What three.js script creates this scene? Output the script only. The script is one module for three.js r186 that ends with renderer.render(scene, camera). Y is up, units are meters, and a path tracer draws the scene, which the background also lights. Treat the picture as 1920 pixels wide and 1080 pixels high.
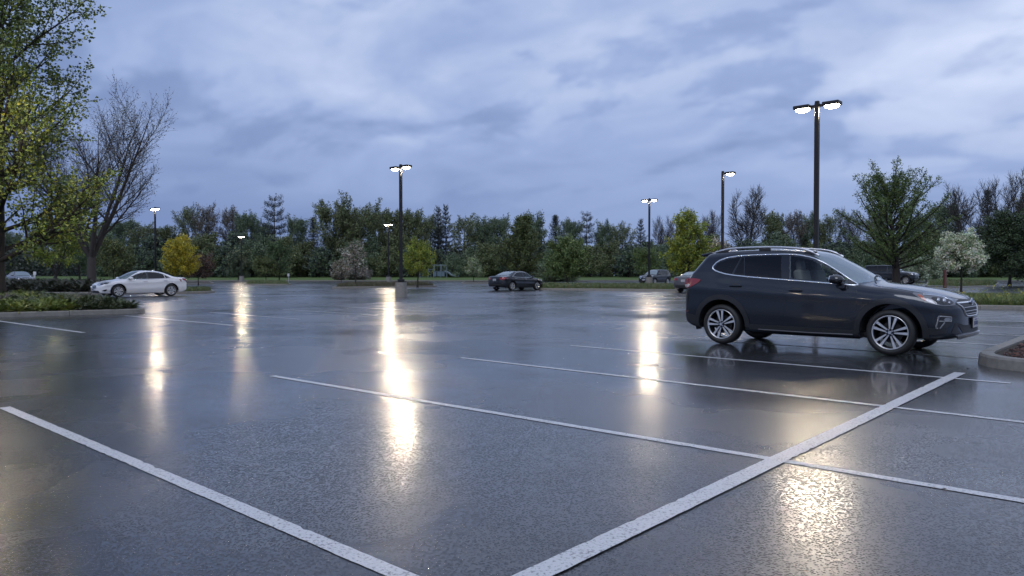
import * as THREE from 'three';
import { mergeGeometries } from 'three/addons/utils/BufferGeometryUtils.js';
import { RoundedBoxGeometry } from 'three/addons/geometries/RoundedBoxGeometry.js';

// ---------------------------------------------------------------- camera, sky, sun, exposure
const scene = new THREE.Scene();
const EYE = 1.35, FOCAL = 1395, TILT = Math.atan(29 / FOCAL);
const camera = new THREE.PerspectiveCamera(2 * Math.atan(540 / FOCAL) * 180 / Math.PI, 16 / 9, 0.1, 3000);
camera.position.set(0, EYE, 0);
camera.rotation.x = -TILT;
const renderer = new THREE.WebGLRenderer({ antialias: true });
renderer.toneMapping = THREE.LinearToneMapping;
renderer.toneMappingExposure = 1.25;
renderer.shadowMap.enabled = true;
const SUN = new THREE.DirectionalLight(0xeaeefc, 1.1);   // the last daylight through the overcast, almost without direction
SUN.position.set(-35, 80, 70); SUN.shadow.radius = 60; SUN.castShadow = true;
Object.assign(SUN.shadow.camera, { left: -80, right: 80, top: 80, bottom: -80, far: 300 });
scene.add(SUN, SUN.target);

// ---------------------------------------------------------------- small helpers
function rng(seed) { let s = seed | 0; return () => { s = (s + 0x6d2b79f5) | 0; let t = Math.imul(s ^ (s >>> 15), 1 | s); t = (t + Math.imul(t ^ (t >>> 7), 61 | t)) ^ t; return ((t ^ (t >>> 14)) >>> 0) / 4294967296; }; }
const V = (x, y, z) => new THREE.Vector3(x, y, z);
const clamp = (x, a = 0, b = 1) => Math.min(b, Math.max(a, x)), mix = (a, b, t) => a + (b - a) * t;
const smooth = (a, b, x) => { const t = clamp((x - a) / (b - a)); return t * t * (3 - 2 * t); };
function interp(pts, x) {                                  // smooth piecewise curve through [x, y] points (monotone cubic)
  const n = pts.length;
  if (x <= pts[0][0]) return pts[0][1];
  if (x >= pts[n - 1][0]) return pts[n - 1][1];
  let i = 0; while (x > pts[i + 1][0]) i++;
  const d = (k) => (pts[k + 1][1] - pts[k][1]) / (pts[k + 1][0] - pts[k][0]);
  const m = (k) => { if (k <= 0) return d(0); if (k >= n - 1) return d(n - 2); const a = d(k - 1), b = d(k); return a * b <= 0 ? 0 : 2 * a * b / (a + b); };
  const h = pts[i + 1][0] - pts[i][0], t = (x - pts[i][0]) / h, t2 = t * t, t3 = t2 * t;
  return (2 * t3 - 3 * t2 + 1) * pts[i][1] + (t3 - 2 * t2 + t) * h * m(i) + (3 * t2 - 2 * t3) * pts[i + 1][1] + (t3 - t2) * h * m(i + 1);
}
const hash = (x, y, s) => { let h = Math.imul(x, 374761393) ^ Math.imul(y, 668265263) ^ Math.imul(s, 2147483647); h = Math.imul(h ^ (h >>> 13), 1274126177); return ((h ^ (h >>> 16)) >>> 0) / 4294967296; };
function vnoise(x, y, per, s) {                            // gradient noise, repeating every `per`
  const ix = Math.floor(x), iy = Math.floor(y), fx = x - ix, fy = y - iy, w = (k) => ((k % per) + per) % per;
  const g = (cx, cy, dx, dy) => { const a = hash(w(cx), w(cy), s) * 6.2832; return Math.cos(a) * dx + Math.sin(a) * dy; };
  const u = fx * fx * fx * (fx * (fx * 6 - 15) + 10), v = fy * fy * fy * (fy * (fy * 6 - 15) + 10);
  return mix(mix(g(ix, iy, fx, fy), g(ix + 1, iy, fx - 1, fy), u), mix(g(ix, iy + 1, fx, fy - 1), g(ix + 1, iy + 1, fx - 1, fy - 1), u), v) * 1.5;
}
function fbm(x, y, per, s, oct = 4, gain = 0.5) { let v = 0, a = 1, t = 0; for (let o = 0; o < oct; o++) { v += a * vnoise(x, y, per, s + o * 17); t += a; a *= gain; x *= 2; y *= 2; per *= 2; } return v / t; }
function field(size, fn) { const f = new Float32Array(size * size); for (let y = 0; y < size; y++) for (let x = 0; x < size; x++) f[y * size + x] = fn(x / size, y / size); return f; }
function texture(data, size, { srgb = false, wrap = THREE.RepeatWrapping, repeat = 1 } = {}) {
  const t = new THREE.DataTexture(data, size, size, THREE.RGBAFormat);
  t.wrapS = t.wrapT = wrap; t.magFilter = t.minFilter = THREE.LinearFilter; t.repeat.set(repeat, repeat);
  if (srgb) t.colorSpace = THREE.SRGBColorSpace; t.needsUpdate = true; return t;
}
function grey(f, size, opt) { const d = new Uint8Array(size * size * 4); for (let i = 0; i < f.length; i++) { d[i * 4] = d[i * 4 + 1] = d[i * 4 + 2] = Math.round(clamp(f[i]) * 255); d[i * 4 + 3] = 255; } return texture(d, size, opt); }
const toS = (c) => Math.round(255 * clamp(c <= 0.0031308 ? c * 12.92 : 1.055 * Math.pow(c, 1 / 2.4) - 0.055));
function tinted(f, size, lo, hi, opt) { const d = new Uint8Array(size * size * 4); for (let i = 0; i < f.length; i++) { for (let c = 0; c < 3; c++) d[i * 4 + c] = toS(mix(lo[c], hi[c], clamp(f[i]))); d[i * 4 + 3] = 255; } return texture(d, size, { srgb: true, ...opt }); }
const RGB = (r, g, b) => new THREE.Color().setRGB(r, g, b);
const std = (o) => new THREE.MeshStandardMaterial(o), phys = (o) => new THREE.MeshPhysicalMaterial(o);

// pixels of the photograph turned into places: a point on the ground, or at a distance ahead
function ray(px, py) { const d = V((px - 960) / FOCAL, -(py - 540) / FOCAL, -1); return d.applyAxisAngle(V(1, 0, 0), -TILT); }
function G(px, py, y = 0) { const d = ray(px, py), t = (y - EYE) / d.y; return V(d.x * t, y, d.z * t); }
function at(px, py, depth) { const d = ray(px, py), t = -depth / d.z; return V(d.x * t, EYE + d.y * t, -depth); }
const A = V(0.7377, 0, 0.6752), B = V(0.6752, 0, -0.7377);  // the two directions of the parking grid

// naming and describing
const taken = {};
function numbered(n) { const k = taken[n] = (taken[n] ?? -1) + 1; return k ? n + '_' + String(k).padStart(3, '0') : n; }
function describe(o, label, category, group, kind) {
  if (label) o.userData.label = label; if (category) o.userData.category = category;
  if (group) o.userData.group = group; if (kind) o.userData.kind = kind; return o;
}
function thing(name, label, category, pos = V(0, 0, 0), turn = 0, group) {
  const o = new THREE.Group(); o.name = numbered(name); o.position.copy(pos); o.rotation.y = turn; scene.add(o);
  return describe(o, label, category, group);
}
function mesh(name, geo, material, parent = scene, inner) {
  const g = Array.isArray(geo) ? mergeGeometries(geo.map(plain)) : geo;
  const m = new THREE.Mesh(g, material); m.name = parent === scene ? numbered(name) : name; m.castShadow = m.receiveShadow = true; parent.add(m); return m;
}
function plain(g) { const p = g.index ? g.toNonIndexed() : g; for (const k of Object.keys(p.attributes)) if (!['position', 'normal', 'uv'].includes(k)) p.deleteAttribute(k); return p; }
function structure(name, geo, material) { return describe(mesh(name, geo, material), null, null, null, 'structure'); }
const box = (w, h, d, x = 0, y = 0, z = 0) => new THREE.BoxGeometry(w, h, d).translate(x, y, z);
const rbox = (w, h, d, x = 0, y = 0, z = 0, r = 0.02, seg = 2) => new RoundedBoxGeometry(w, h, d, seg, r).translate(x, y, z);
const cyl = (r0, r1, h, x = 0, y = 0, z = 0, n = 16) => new THREE.CylinderGeometry(r1, r0, h, n).translate(x, y + h / 2, z);
function tube(pts, r, sides = 6, closed = false) { const c = new THREE.CatmullRomCurve3(pts, closed); return new THREE.TubeGeometry(c, Math.max(8, pts.length * 4), r, sides, closed); }

// ---------------------------------------------------------------- the overcast dusk sky
{
  const W = 2048, H = 1024, d = new Float32Array(W * H * 4);
  const low = [0.150, 0.212, 0.395], mid = [0.268, 0.352, 0.572], hi = [0.52, 0.59, 0.775];
  for (let r = 0; r < H; r++) for (let c = 0; c < W; c++) {
    const up = ((r + 0.5) / H - 0.5) * Math.PI, az = ((c + 0.5) / W - 0.5) * 2 * Math.PI, y = Math.sin(up), i = (r * W + c) * 4;
    const x = Math.cos(az) * Math.cos(up), z = Math.sin(az) * Math.cos(up), yy = Math.max(y, 0);
    // a cloud layer far overhead: the noise is laid on a flat sheet seen in perspective
    const k = 1 / (yy + 0.20), u = x * k, v = z * k, a = u * 0.80 + v * 0.60, b = -u * 0.60 + v * 0.80;
    const w1 = fbm(a * 0.9 + 3, b * 0.9 + 9, 64, 3, 3), w2 = fbm(a * 0.9 + 31, b * 0.9 + 17, 64, 5, 3);
    const broad = fbm(a * 0.55 + w1 * 0.5 + 5.3, b * 0.95 + w2 * 0.5 + 2.1, 64, 11, 4, 0.5);
    const wisp = fbm(a * 1.6 + w1 * 0.7, b * 2.4 + w2 * 0.7, 128, 23, 6, 0.62);
    const puff = fbm(a * 1.7 + w2 * 0.5 + 7, b * 2.4 + w1 * 0.5 + 3, 128, 29, 6, 0.56); let t = 0.59 + 0.78 * broad + 0.34 * wisp - 0.30 * smooth(0.02, 0.34, puff);
    t = mix(0.30, t, smooth(0.02, 0.22, y)) + 0.10 * smooth(0.05, 0.3, y) - 0.20 * smooth(0.12, 0.0, y);
    t += 0.32 * smooth(-0.5, 0.25, x) - 0.22;
    const f = clamp(t, -0.1, 1.15);
    for (let q = 0; q < 3; q++) d[i + q] = f < 0.5 ? mix(low[q], mid[q], f * 2) : mix(mid[q], hi[q], f * 2 - 1);
    d[i + 3] = 1;
  }
  const t = new THREE.DataTexture(d, W, H, THREE.RGBAFormat, THREE.FloatType);
  t.mapping = THREE.EquirectangularReflectionMapping; t.magFilter = THREE.LinearFilter; t.needsUpdate = true;
  scene.background = scene.environment = t;
}

// ---------------------------------------------------------------- wet asphalt
const GRAIN = 1024, GRAIN_M = 3.1;
const stoneTint = new Float32Array(GRAIN * GRAIN).fill(0.16);
const grainField = (() => {                                // small stones in bitumen, wrapped at the tile's edges
  const f = new Float32Array(GRAIN * GRAIN), R = rng(7), px = GRAIN / GRAIN_M;
  for (let i = 0; i < GRAIN * GRAIN; i++) f[i] = 0.12;
  for (let n = 0; n < 78000; n++) {
    const cx = R() * GRAIN, cy = R() * GRAIN, rad = (0.0045 + 0.006 * R() * R()) * px, top = 0.35 + 0.65 * R(), pale = 0.10 + 0.9 * R() * R() * R(), q = Math.ceil(rad), e = 0.7 + 0.6 * R();
    for (let y = -q; y <= q; y++) for (let x = -q; x <= q; x++) {
      const h = top * Math.sqrt(Math.max(0, 1 - (x * x * e + y * y / e) / (rad * rad)));
      const j = ((Math.floor(cy) + y + GRAIN) % GRAIN) * GRAIN + (Math.floor(cx) + x + GRAIN) % GRAIN;
      if (h > f[j]) { f[j] = h; stoneTint[j] = pale; }
    }
  }
  for (let y = 0; y < GRAIN; y++) for (let x = 0; x < GRAIN; x++) {   // water stands between the stones, deeper here and there
    const level = 0.44 + 0.14 * fbm(x / GRAIN * 9, y / GRAIN * 9, 9, 41, 3), j = y * GRAIN + x, q = f[j] - level;
    f[j] = level + (q + Math.sqrt(q * q + 0.004)) / 2;
  }
  return f;
})();
const grainMap = (rep) => grey(grainField, GRAIN, { repeat: rep });
const asphaltBump = grainMap(1 / GRAIN_M);
const waveNormal = (() => {                                // the shallow unevenness of the paving and of the water film
  const S = 1024, M = 38, f = field(S, (u, v) => 0.024 * fbm(u * 10, v * 10, 10, 61, 4, 0.42) + 0.0030 * fbm(u * 64, v * 64, 64, 71, 3, 0.5)), d = new Uint8Array(S * S * 4), s = S / M;
  for (let y = 0; y < S; y++) for (let x = 0; x < S; x++) {
    const i = y * S + x, gx = (f[y * S + (x + 1) % S] - f[y * S + (x + S - 1) % S]) * s / 2, gy = (f[((y + 1) % S) * S + x] - f[((y + S - 1) % S) * S + x]) * s / 2;
    d[i * 4] = Math.round(clamp(0.5 - gx * 6) * 255); d[i * 4 + 1] = Math.round(clamp(0.5 - gy * 6) * 255); d[i * 4 + 2] = 255; d[i * 4 + 3] = 255;
  }
  const t = texture(d, S, { repeat: 1 / M }); return t;
})();
const wetRough = (() => {                                  // smooth where water stands, rougher where only the stones are wet
  const S = 1024;
  return grey(field(S, (u, v) => { const p = fbm(u * 22, v * 22, 22, 81, 4, 0.5), q = fbm(u * 90, v * 90, 90, 91, 3); return mix(0.10, 0.24, smooth(-0.30, 0.45, p + 0.35 * q)); }), S, { repeat: 1 / 110 });
})();
// how rough the water film is: smooth where sheets of it stand in the low places, some placed where the photograph has them
const POOLS = [[5.2, -11.4, 3.4, 0.6], [8.5, -16, 3.4, 0.35], [1.5, -22, 3, 0.2], [9, -28, 4, 0.2]];
const filmCover = grey(field(1024, (u, v) => {
  const p = fbm(u * 26 + 0.3, v * 26, 26, 85, 4, 0.5), q = fbm(u * 110, v * 110, 110, 95, 3); let n = p + 0.30 * q;
  for (const [x, z, r, h] of POOLS) { let dx = u * 96 - (x + 96) % 96, dz = v * 96 - (-z) % 96; if (dx > 48) dx -= 96; n -= h * Math.exp(-(dx * dx + dz * dz) / (r * r)); }
  return mix(0.30, 0.08, smooth(0.16, -0.66, n));
}), 1024, { repeat: 1 / 96 });
const asphaltTint = tinted(field(GRAIN, (u, v) => stoneTint[Math.floor(v * GRAIN) * GRAIN + Math.floor(u * GRAIN)] * (0.85 + 0.45 * fbm(u * 6, v * 6, 6, 101, 4, 0.6))), GRAIN, [0.007, 0.0072, 0.009], [0.078, 0.078, 0.082], { repeat: 1 / GRAIN_M });
const M = {};
M.asphalt = phys({ map: asphaltTint, roughness: 1, roughnessMap: wetRough, bumpMap: asphaltBump, bumpScale: 0.0068, normalMap: waveNormal, normalScale: new THREE.Vector2(1 / 12, 1 / 12), ior: 1.48, clearcoat: 0.48, clearcoatRoughness: 1, clearcoatRoughnessMap: filmCover });
const groundGeo = (() => { const g = new THREE.PlaneGeometry(2400, 2400).rotateX(-Math.PI / 2), p = g.attributes.position, uv = g.attributes.uv; for (let i = 0; i < p.count; i++) uv.setXY(i, p.getX(i), -p.getZ(i)); return g; })();
describe(structure('asphalt_ground', groundGeo, M.asphalt), 'wet dark asphalt of the parking lot');

// ---------------------------------------------------------------- painted stall lines
const wornPaint = tinted(field(512, (u, v) => { const n = fbm(u * 40, v * 40, 40, 121, 3, 0.6), b = fbm(u * 6, v * 6, 6, 131, 3); return smooth(-0.42, -0.12, n + 0.3 * b + 0.35 * (hash(Math.floor(u * 512), Math.floor(v * 512), 9) - 0.5)); }), 512, [0.17, 0.17, 0.175], [0.52, 0.52, 0.515], { repeat: 1 / 0.8 });
M.paint = phys({ map: wornPaint, roughness: 0.34, bumpMap: asphaltBump, bumpScale: 0.0035, ior: 1.36 });
function stripe(a, b, w = 0.105, y = 0.004) {              // a painted stripe with slightly ragged, chipped edges
  const d = b.clone().sub(a).setY(0), L = d.length(), n = Math.min(260, Math.max(2, Math.round(L / 0.05))), R = rng(Math.round(L * 1000)), P = [], U = [], I = []; d.normalize();
  for (let i = 0; i <= n; i++) for (const s of [1, -1]) {
    const chip = R() < 0.05 ? 0.016 * R() : 0, q = a.clone().addScaledVector(d, L * i / n + (i % n ? 0 : 0.012 * (R() - 0.5))).addScaledVector(V(-d.z, 0, d.x), s * (w / 2 + 0.004 * (R() - 0.5) - chip)); P.push(q.x, y, q.z); U.push(q.x, -q.z);
    if (i && s < 0) { const k = 2 * i; I.push(k - 2, k, k - 1, k - 1, k, k + 1); }
  }
  const g = new THREE.BufferGeometry(); g.setAttribute('position', new THREE.Float32BufferAttribute(P, 3)); g.setAttribute('uv', new THREE.Float32BufferAttribute(U, 2)); g.setIndex(I); g.computeVertexNormals();
  if (g.attributes.normal.getY(0) < 0) { for (let i = 0; i < I.length; i += 3) [I[i], I[i + 1]] = [I[i + 1], I[i]]; g.setIndex(I); g.computeVertexNormals(); }
  return g;
}
const lineAt = (pa, pb, ext0 = 0, ext1 = 0, w, y, label) => {
  const a = G(...pa), b = G(...pb), d = b.clone().sub(a).normalize();
  const m = structure('parking_line', stripe(a.addScaledVector(d, -ext0), b.addScaledVector(d, ext1), w, y), M.paint);
  if (label) m.userData.label = label; return m;
};
lineAt([8, 764], [752, 1080], 0, 1.5, 0.10, 0.004, 'white stall line running from the left edge to the bottom middle');
lineAt([1004, 1080], [1800, 699.5], 1.2, 0, 0.135, 0.008, 'white line that crosses the stall lines in front of the dark grey SUV');
lineAt([510, 705], [1920, 940], 0, 2.5, 0.092, 0.004, 'long white stall line nearest the camera, crossed by the diagonal line');
lineAt([865, 671], [1920, 792], 0, 3.5, 0.088, 0.004, 'white stall line between the nearest one and the SUV');
lineAt([1070, 648], [1895, 719], 0, 0, 0.085, 0.004, 'white stall line just before the SUV wheels');
lineAt([-60, 594], [157, 624], 0, 0, 0.11, 0.004, 'short white stall line below the left planted island');
lineAt([235, 592], [435, 610], 0, 0, 0.10, 0.004, 'white stall line starting at the tip of the left island');
{ // the further lines of the same grid, spaced one stall apart, fading into the distance by perspective only
  const l3 = G(1070, 648), step = 2.72;
  for (let k = 1; k <= 15; k++) {
    const a = l3.clone().addScaledVector(B, k * step), b = a.clone().addScaledVector(A, 11.9);
    describe(structure('parking_line', stripe(a, b, 0.08), M.paint), 'white stall line further out in the row beyond the SUV', null, 'far stall lines behind the SUV');
  }
  const l6 = G(235, 592);
  for (let k = 1; k <= 3; k++) {
    const a = l6.clone().addScaledVector(B, k * step), b = a.clone().addScaledVector(A, 5.6);
    describe(structure('parking_line', stripe(a, b, 0.055), M.paint), 'faint white stall line in the open middle of the lot', null, 'far stall lines right of the white sedan');
  }
}
// ---------------------------------------------------------------- lamp posts
M.pole = phys({ color: RGB(0.006, 0.0055, 0.0055), roughness: 0.5, metalness: 0.1 });
M.concrete = std({ map: tinted(field(256, (u, v) => 0.5 + 0.5 * fbm(u * 12, v * 12, 12, 141, 4, 0.6) + 0.25 * (hash(Math.floor(u * 256), Math.floor(v * 256), 3) - 0.5)), 256, [0.13, 0.12, 0.105], [0.28, 0.265, 0.24], { repeat: 1 }), roughness: 0.75, bumpMap: grainMap(1), bumpScale: 0.002 });
M.lens = std({ color: RGB(0.9, 0.85, 0.75), roughness: 0.4, emissive: RGB(1, 0.90, 0.70), emissiveIntensity: 40 });
function lampPost(label, base, height, { heads = [1, -1], dir = A, pedestal = 0.8, power = 290, headLength = 0.54, group } = {}) {
  const t = thing('lamp_post', label, 'lamp post', base, Math.atan2(-dir.z, dir.x), group);
  if (pedestal) mesh('pedestal', cyl(0.33, 0.32, pedestal, 0, 0, 0, 24), M.concrete, t);
  mesh('base_plate', [rbox(0.42, 0.05, 0.42, 0, pedestal + 0.025, 0, 0.01), rbox(0.30, 0.14, 0.30, 0, pedestal + 0.12, 0, 0.03)], M.pole, t);
  mesh('pole', [rbox(0.15, height - pedestal - 0.05, 0.15, 0, (height + pedestal) / 2 + 0.02, 0, 0.025, 3), rbox(0.13, 0.07, 0.13, 0, height + 0.02, 0, 0.02)], M.pole, t);
  for (const s of heads) {
    const cx = s * (0.22 + headLength / 2), y = height - 0.16;
    mesh('arm', rbox(0.26, 0.09, 0.08, s * 0.14, height - 0.11, 0, 0.015), M.pole, t);
    const h = mesh('lamp_head', rbox(headLength, 0.12, 0.40, cx, height - 0.10, 0, 0.02, 3), M.pole, t);
    const lens = mesh('lamp_lens', new THREE.SphereGeometry(1, 28, 12, 0, Math.PI * 2, Math.PI / 2, Math.PI / 2).scale(Math.min(0.245, headLength * 0.46), 0.115, 0.185).translate(cx, y + 0.006, 0), M.lens, h);
    mesh('lens_frame', [rbox(headLength - 0.03, 0.02, 0.03, cx, y + 0.002, 0.18, 0.006), rbox(headLength - 0.03, 0.02, 0.03, cx, y + 0.002, -0.18, 0.006)], M.pole, h);
    const L = new THREE.PointLight(0xffe8c6, power); L.position.set(cx, y - 0.05, 0); L.shadow.radius = 4.2; L.castShadow = true; t.add(L);
  }
  return t;
}
const P = (px, py, y = 0) => G(px, py, y);
lampPost('black lamp post on a concrete base in the open middle of the lot', P(752, 556), 7.36);
lampPost('tallest black twin lamp post rising right behind the dark grey SUV', V(...at(1529, 585, 25.4).toArray()).setY(0), 7.12);
lampPost('twin lamp post glowing over the median, left of the yellow-green tree', P(1217, 536, 0.13), 7.95);
lampPost('lamp post with one head, left of the SUV roof against the sky', V(...at(1354, 552, 46).toArray()).setY(0), 7.55, { heads: [1], power: 90 });
lampPost('distant lamp post lit behind the blossom tree of the long island', P(728.5, 530.5), 7.7);
lampPost('small far lamp post between the yellow tree and the big pine', P(453, 527.5), 7.0, { power: 170 });
lampPost('lamp post glowing at the right tips of the bare tree, behind the white sedan', V(...at(292, 535, 74).toArray()).setY(0), 7.8, { power: 170 });
lampPost('lamp post half hidden by the leaves of the left maples', V(...at(103, 531, 97).toArray()).setY(0), 7.6, { pedestal: 0.6, power: 90 });
lampPost('lamp post outside the left edge of the picture', V(-17.3, 0, -22.5), 7.3, { power: 420, group: 'lamp posts outside the picture' });
lampPost('lamp post to the left of the camera, mirrored in the doors of the SUV', V(-17.5, 0, -1.5), 7.3, { power: 130, group: 'lamp posts outside the picture' });
// ---------------------------------------------------------------- cars: a body is the smooth solid between a side profile, a plan and a cross-section;
// plates (doors, glass, lamps, grilles) are cut to an outline and laid on that solid with a thickness of their own
const dropBump = (() => {                                  // rain standing in beads on paint and glass
  const S = 512, f = new Float32Array(S * S), R = rng(19);
  for (let n = 0; n < 2600; n++) {
    const cx = R() * S, cy = R() * S, rad = 1.2 + 3.2 * R() * R(), q = Math.ceil(rad);
    for (let y = -q; y <= q; y++) for (let x = -q; x <= q; x++) { const h = Math.sqrt(Math.max(0, 1 - (x * x + y * y) / (rad * rad))) * rad / 4.4, j = ((Math.floor(cy) + y + S) % S) * S + (Math.floor(cx) + x + S) % S; if (h > f[j]) f[j] = h; }
  }
  return grey(f, S, { repeat: 1 / 0.7 });
})();
const paint = (r, g, b, o = {}) => phys({ color: RGB(r, g, b), roughness: 0.42, metalness: 0.25, clearcoat: 1, clearcoatRoughness: 0.04, specularIntensity: 0.4, bumpMap: dropBump, bumpScale: 0.0006, ...o });
M.blackPlastic = std({ color: RGB(0.014, 0.014, 0.015), roughness: 0.55 });
M.gloss = phys({ color: RGB(0.008, 0.008, 0.009), roughness: 0.12, clearcoat: 0.6 });
M.chrome = std({ color: RGB(0.78, 0.79, 0.80), roughness: 0.16, metalness: 1 });
M.silver = std({ color: RGB(0.55, 0.56, 0.58), roughness: 0.35, metalness: 0.9 });
M.alloy = std({ color: RGB(0.70, 0.69, 0.67), roughness: 0.30, metalness: 0.85 });
M.rubber = std({ color: RGB(0.012, 0.012, 0.012), roughness: 0.62 });
M.darkMetal = std({ color: RGB(0.03, 0.03, 0.032), roughness: 0.5, metalness: 0.6 });
M.darkGlass = phys({ color: RGB(0.02, 0.024, 0.026), roughness: 0.03, transmission: 1, thickness: 0, ior: 1.5 });
M.glass = phys({ color: RGB(0.80, 0.86, 0.84), roughness: 0.02, transmission: 1, thickness: 0, ior: 1.5 });
M.screen = phys({ color: RGB(0.40, 0.50, 0.55), roughness: 0.10, transmission: 0.62, thickness: 0, ior: 1.6, bumpMap: dropBump, bumpScale: 0.0003 });
M.clear = phys({ color: RGB(0.92, 0.93, 0.95), roughness: 0.03, transmission: 1, thickness: 0, ior: 1.5 });
M.redLens = phys({ color: RGB(0.20, 0.002, 0.004), roughness: 0.12, clearcoat: 1, clearcoatRoughness: 0.05 });
M.redDark = phys({ color: RGB(0.12, 0.003, 0.005), roughness: 0.15, clearcoat: 1 });
M.amber = phys({ color: RGB(0.42, 0.07, 0.006), roughness: 0.15, clearcoat: 1 });
M.trimGrey = std({ color: RGB(0.30, 0.30, 0.31), roughness: 0.35, metalness: 0.8 });
M.lampBed = std({ color: RGB(0.20, 0.20, 0.21), roughness: 0.3, metalness: 0.7 });
M.plate = std({ color: RGB(0.42, 0.42, 0.44), roughness: 0.45 });
M.plateInk = std({ color: RGB(0.05, 0.06, 0.14), roughness: 0.5 });
M.cabin = std({ color: RGB(0.035, 0.033, 0.032), roughness: 0.85 });
M.liner = std({ color: RGB(0.006, 0.006, 0.006), roughness: 0.95, side: THREE.DoubleSide });
M.seat = std({ color: RGB(0.16, 0.15, 0.14), roughness: 0.8 });

const smax = (a, b, k) => { const h = Math.max(k - Math.abs(a - b), 0) / k; return Math.max(a, b) + h * h * k * 0.25; };
const lut = (pts, lo, hi, n = 1200) => { const t = new Float32Array(n + 1); for (let i = 0; i <= n; i++) t[i] = interp(pts, lo + (hi - lo) * i / n); return (x) => { const u = clamp((x - lo) / (hi - lo)) * n, i = Math.min(n - 1, u | 0); return t[i] + (t[i + 1] - t[i]) * (u - i); }; };
function polyDist(P, x, y) {                               // signed distance to a polygon, negative inside
  let d = 1e9, s = 1;
  for (let i = 0, j = P.length - 1; i < P.length; j = i++) {
    const ex = P[j][0] - P[i][0], ey = P[j][1] - P[i][1], wx = x - P[i][0], wy = y - P[i][1], t = clamp((wx * ex + wy * ey) / (ex * ex + ey * ey + 1e-12));
    d = Math.min(d, (wx - ex * t) ** 2 + (wy - ey * t) ** 2);
    const a = y >= P[i][1], b = y < P[j][1], c = ex * wy > ey * wx; if ((a && b && c) || (!a && !b && !c)) s = -s;
  }
  return s * Math.sqrt(d);
}
function round2(P, k = 2, closed = true) {                 // corner cutting: rounds an outline
  for (let q = 0; q < k; q++) {
    const o = [], n = P.length; if (!closed) o.push(P[0]);
    for (let i = 0; i < (closed ? n : n - 1); i++) { const a = P[i], b = P[(i + 1) % n]; o.push([a[0] * 0.78 + b[0] * 0.22, a[1] * 0.78 + b[1] * 0.22], [a[0] * 0.22 + b[0] * 0.78, a[1] * 0.22 + b[1] * 0.78]); }
    if (!closed) o.push(P[n - 1]); P = o;
  }
  return P;
}
function grow(P, d) {                                      // outline moved outward by d
  let ar = 0; const n = P.length; for (let i = 0; i < n; i++) { const a = P[i], b = P[(i + 1) % n]; ar += a[0] * b[1] - b[0] * a[1]; }
  const s = ar > 0 ? 1 : -1;
  return P.map((p, i) => { const a = P[(i + n - 1) % n], b = P[(i + 1) % n]; let tx = b[0] - a[0], ty = b[1] - a[1]; const l = Math.hypot(tx, ty) || 1; return [p[0] + s * ty / l * d, p[1] - s * tx / l * d]; });
}
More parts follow.
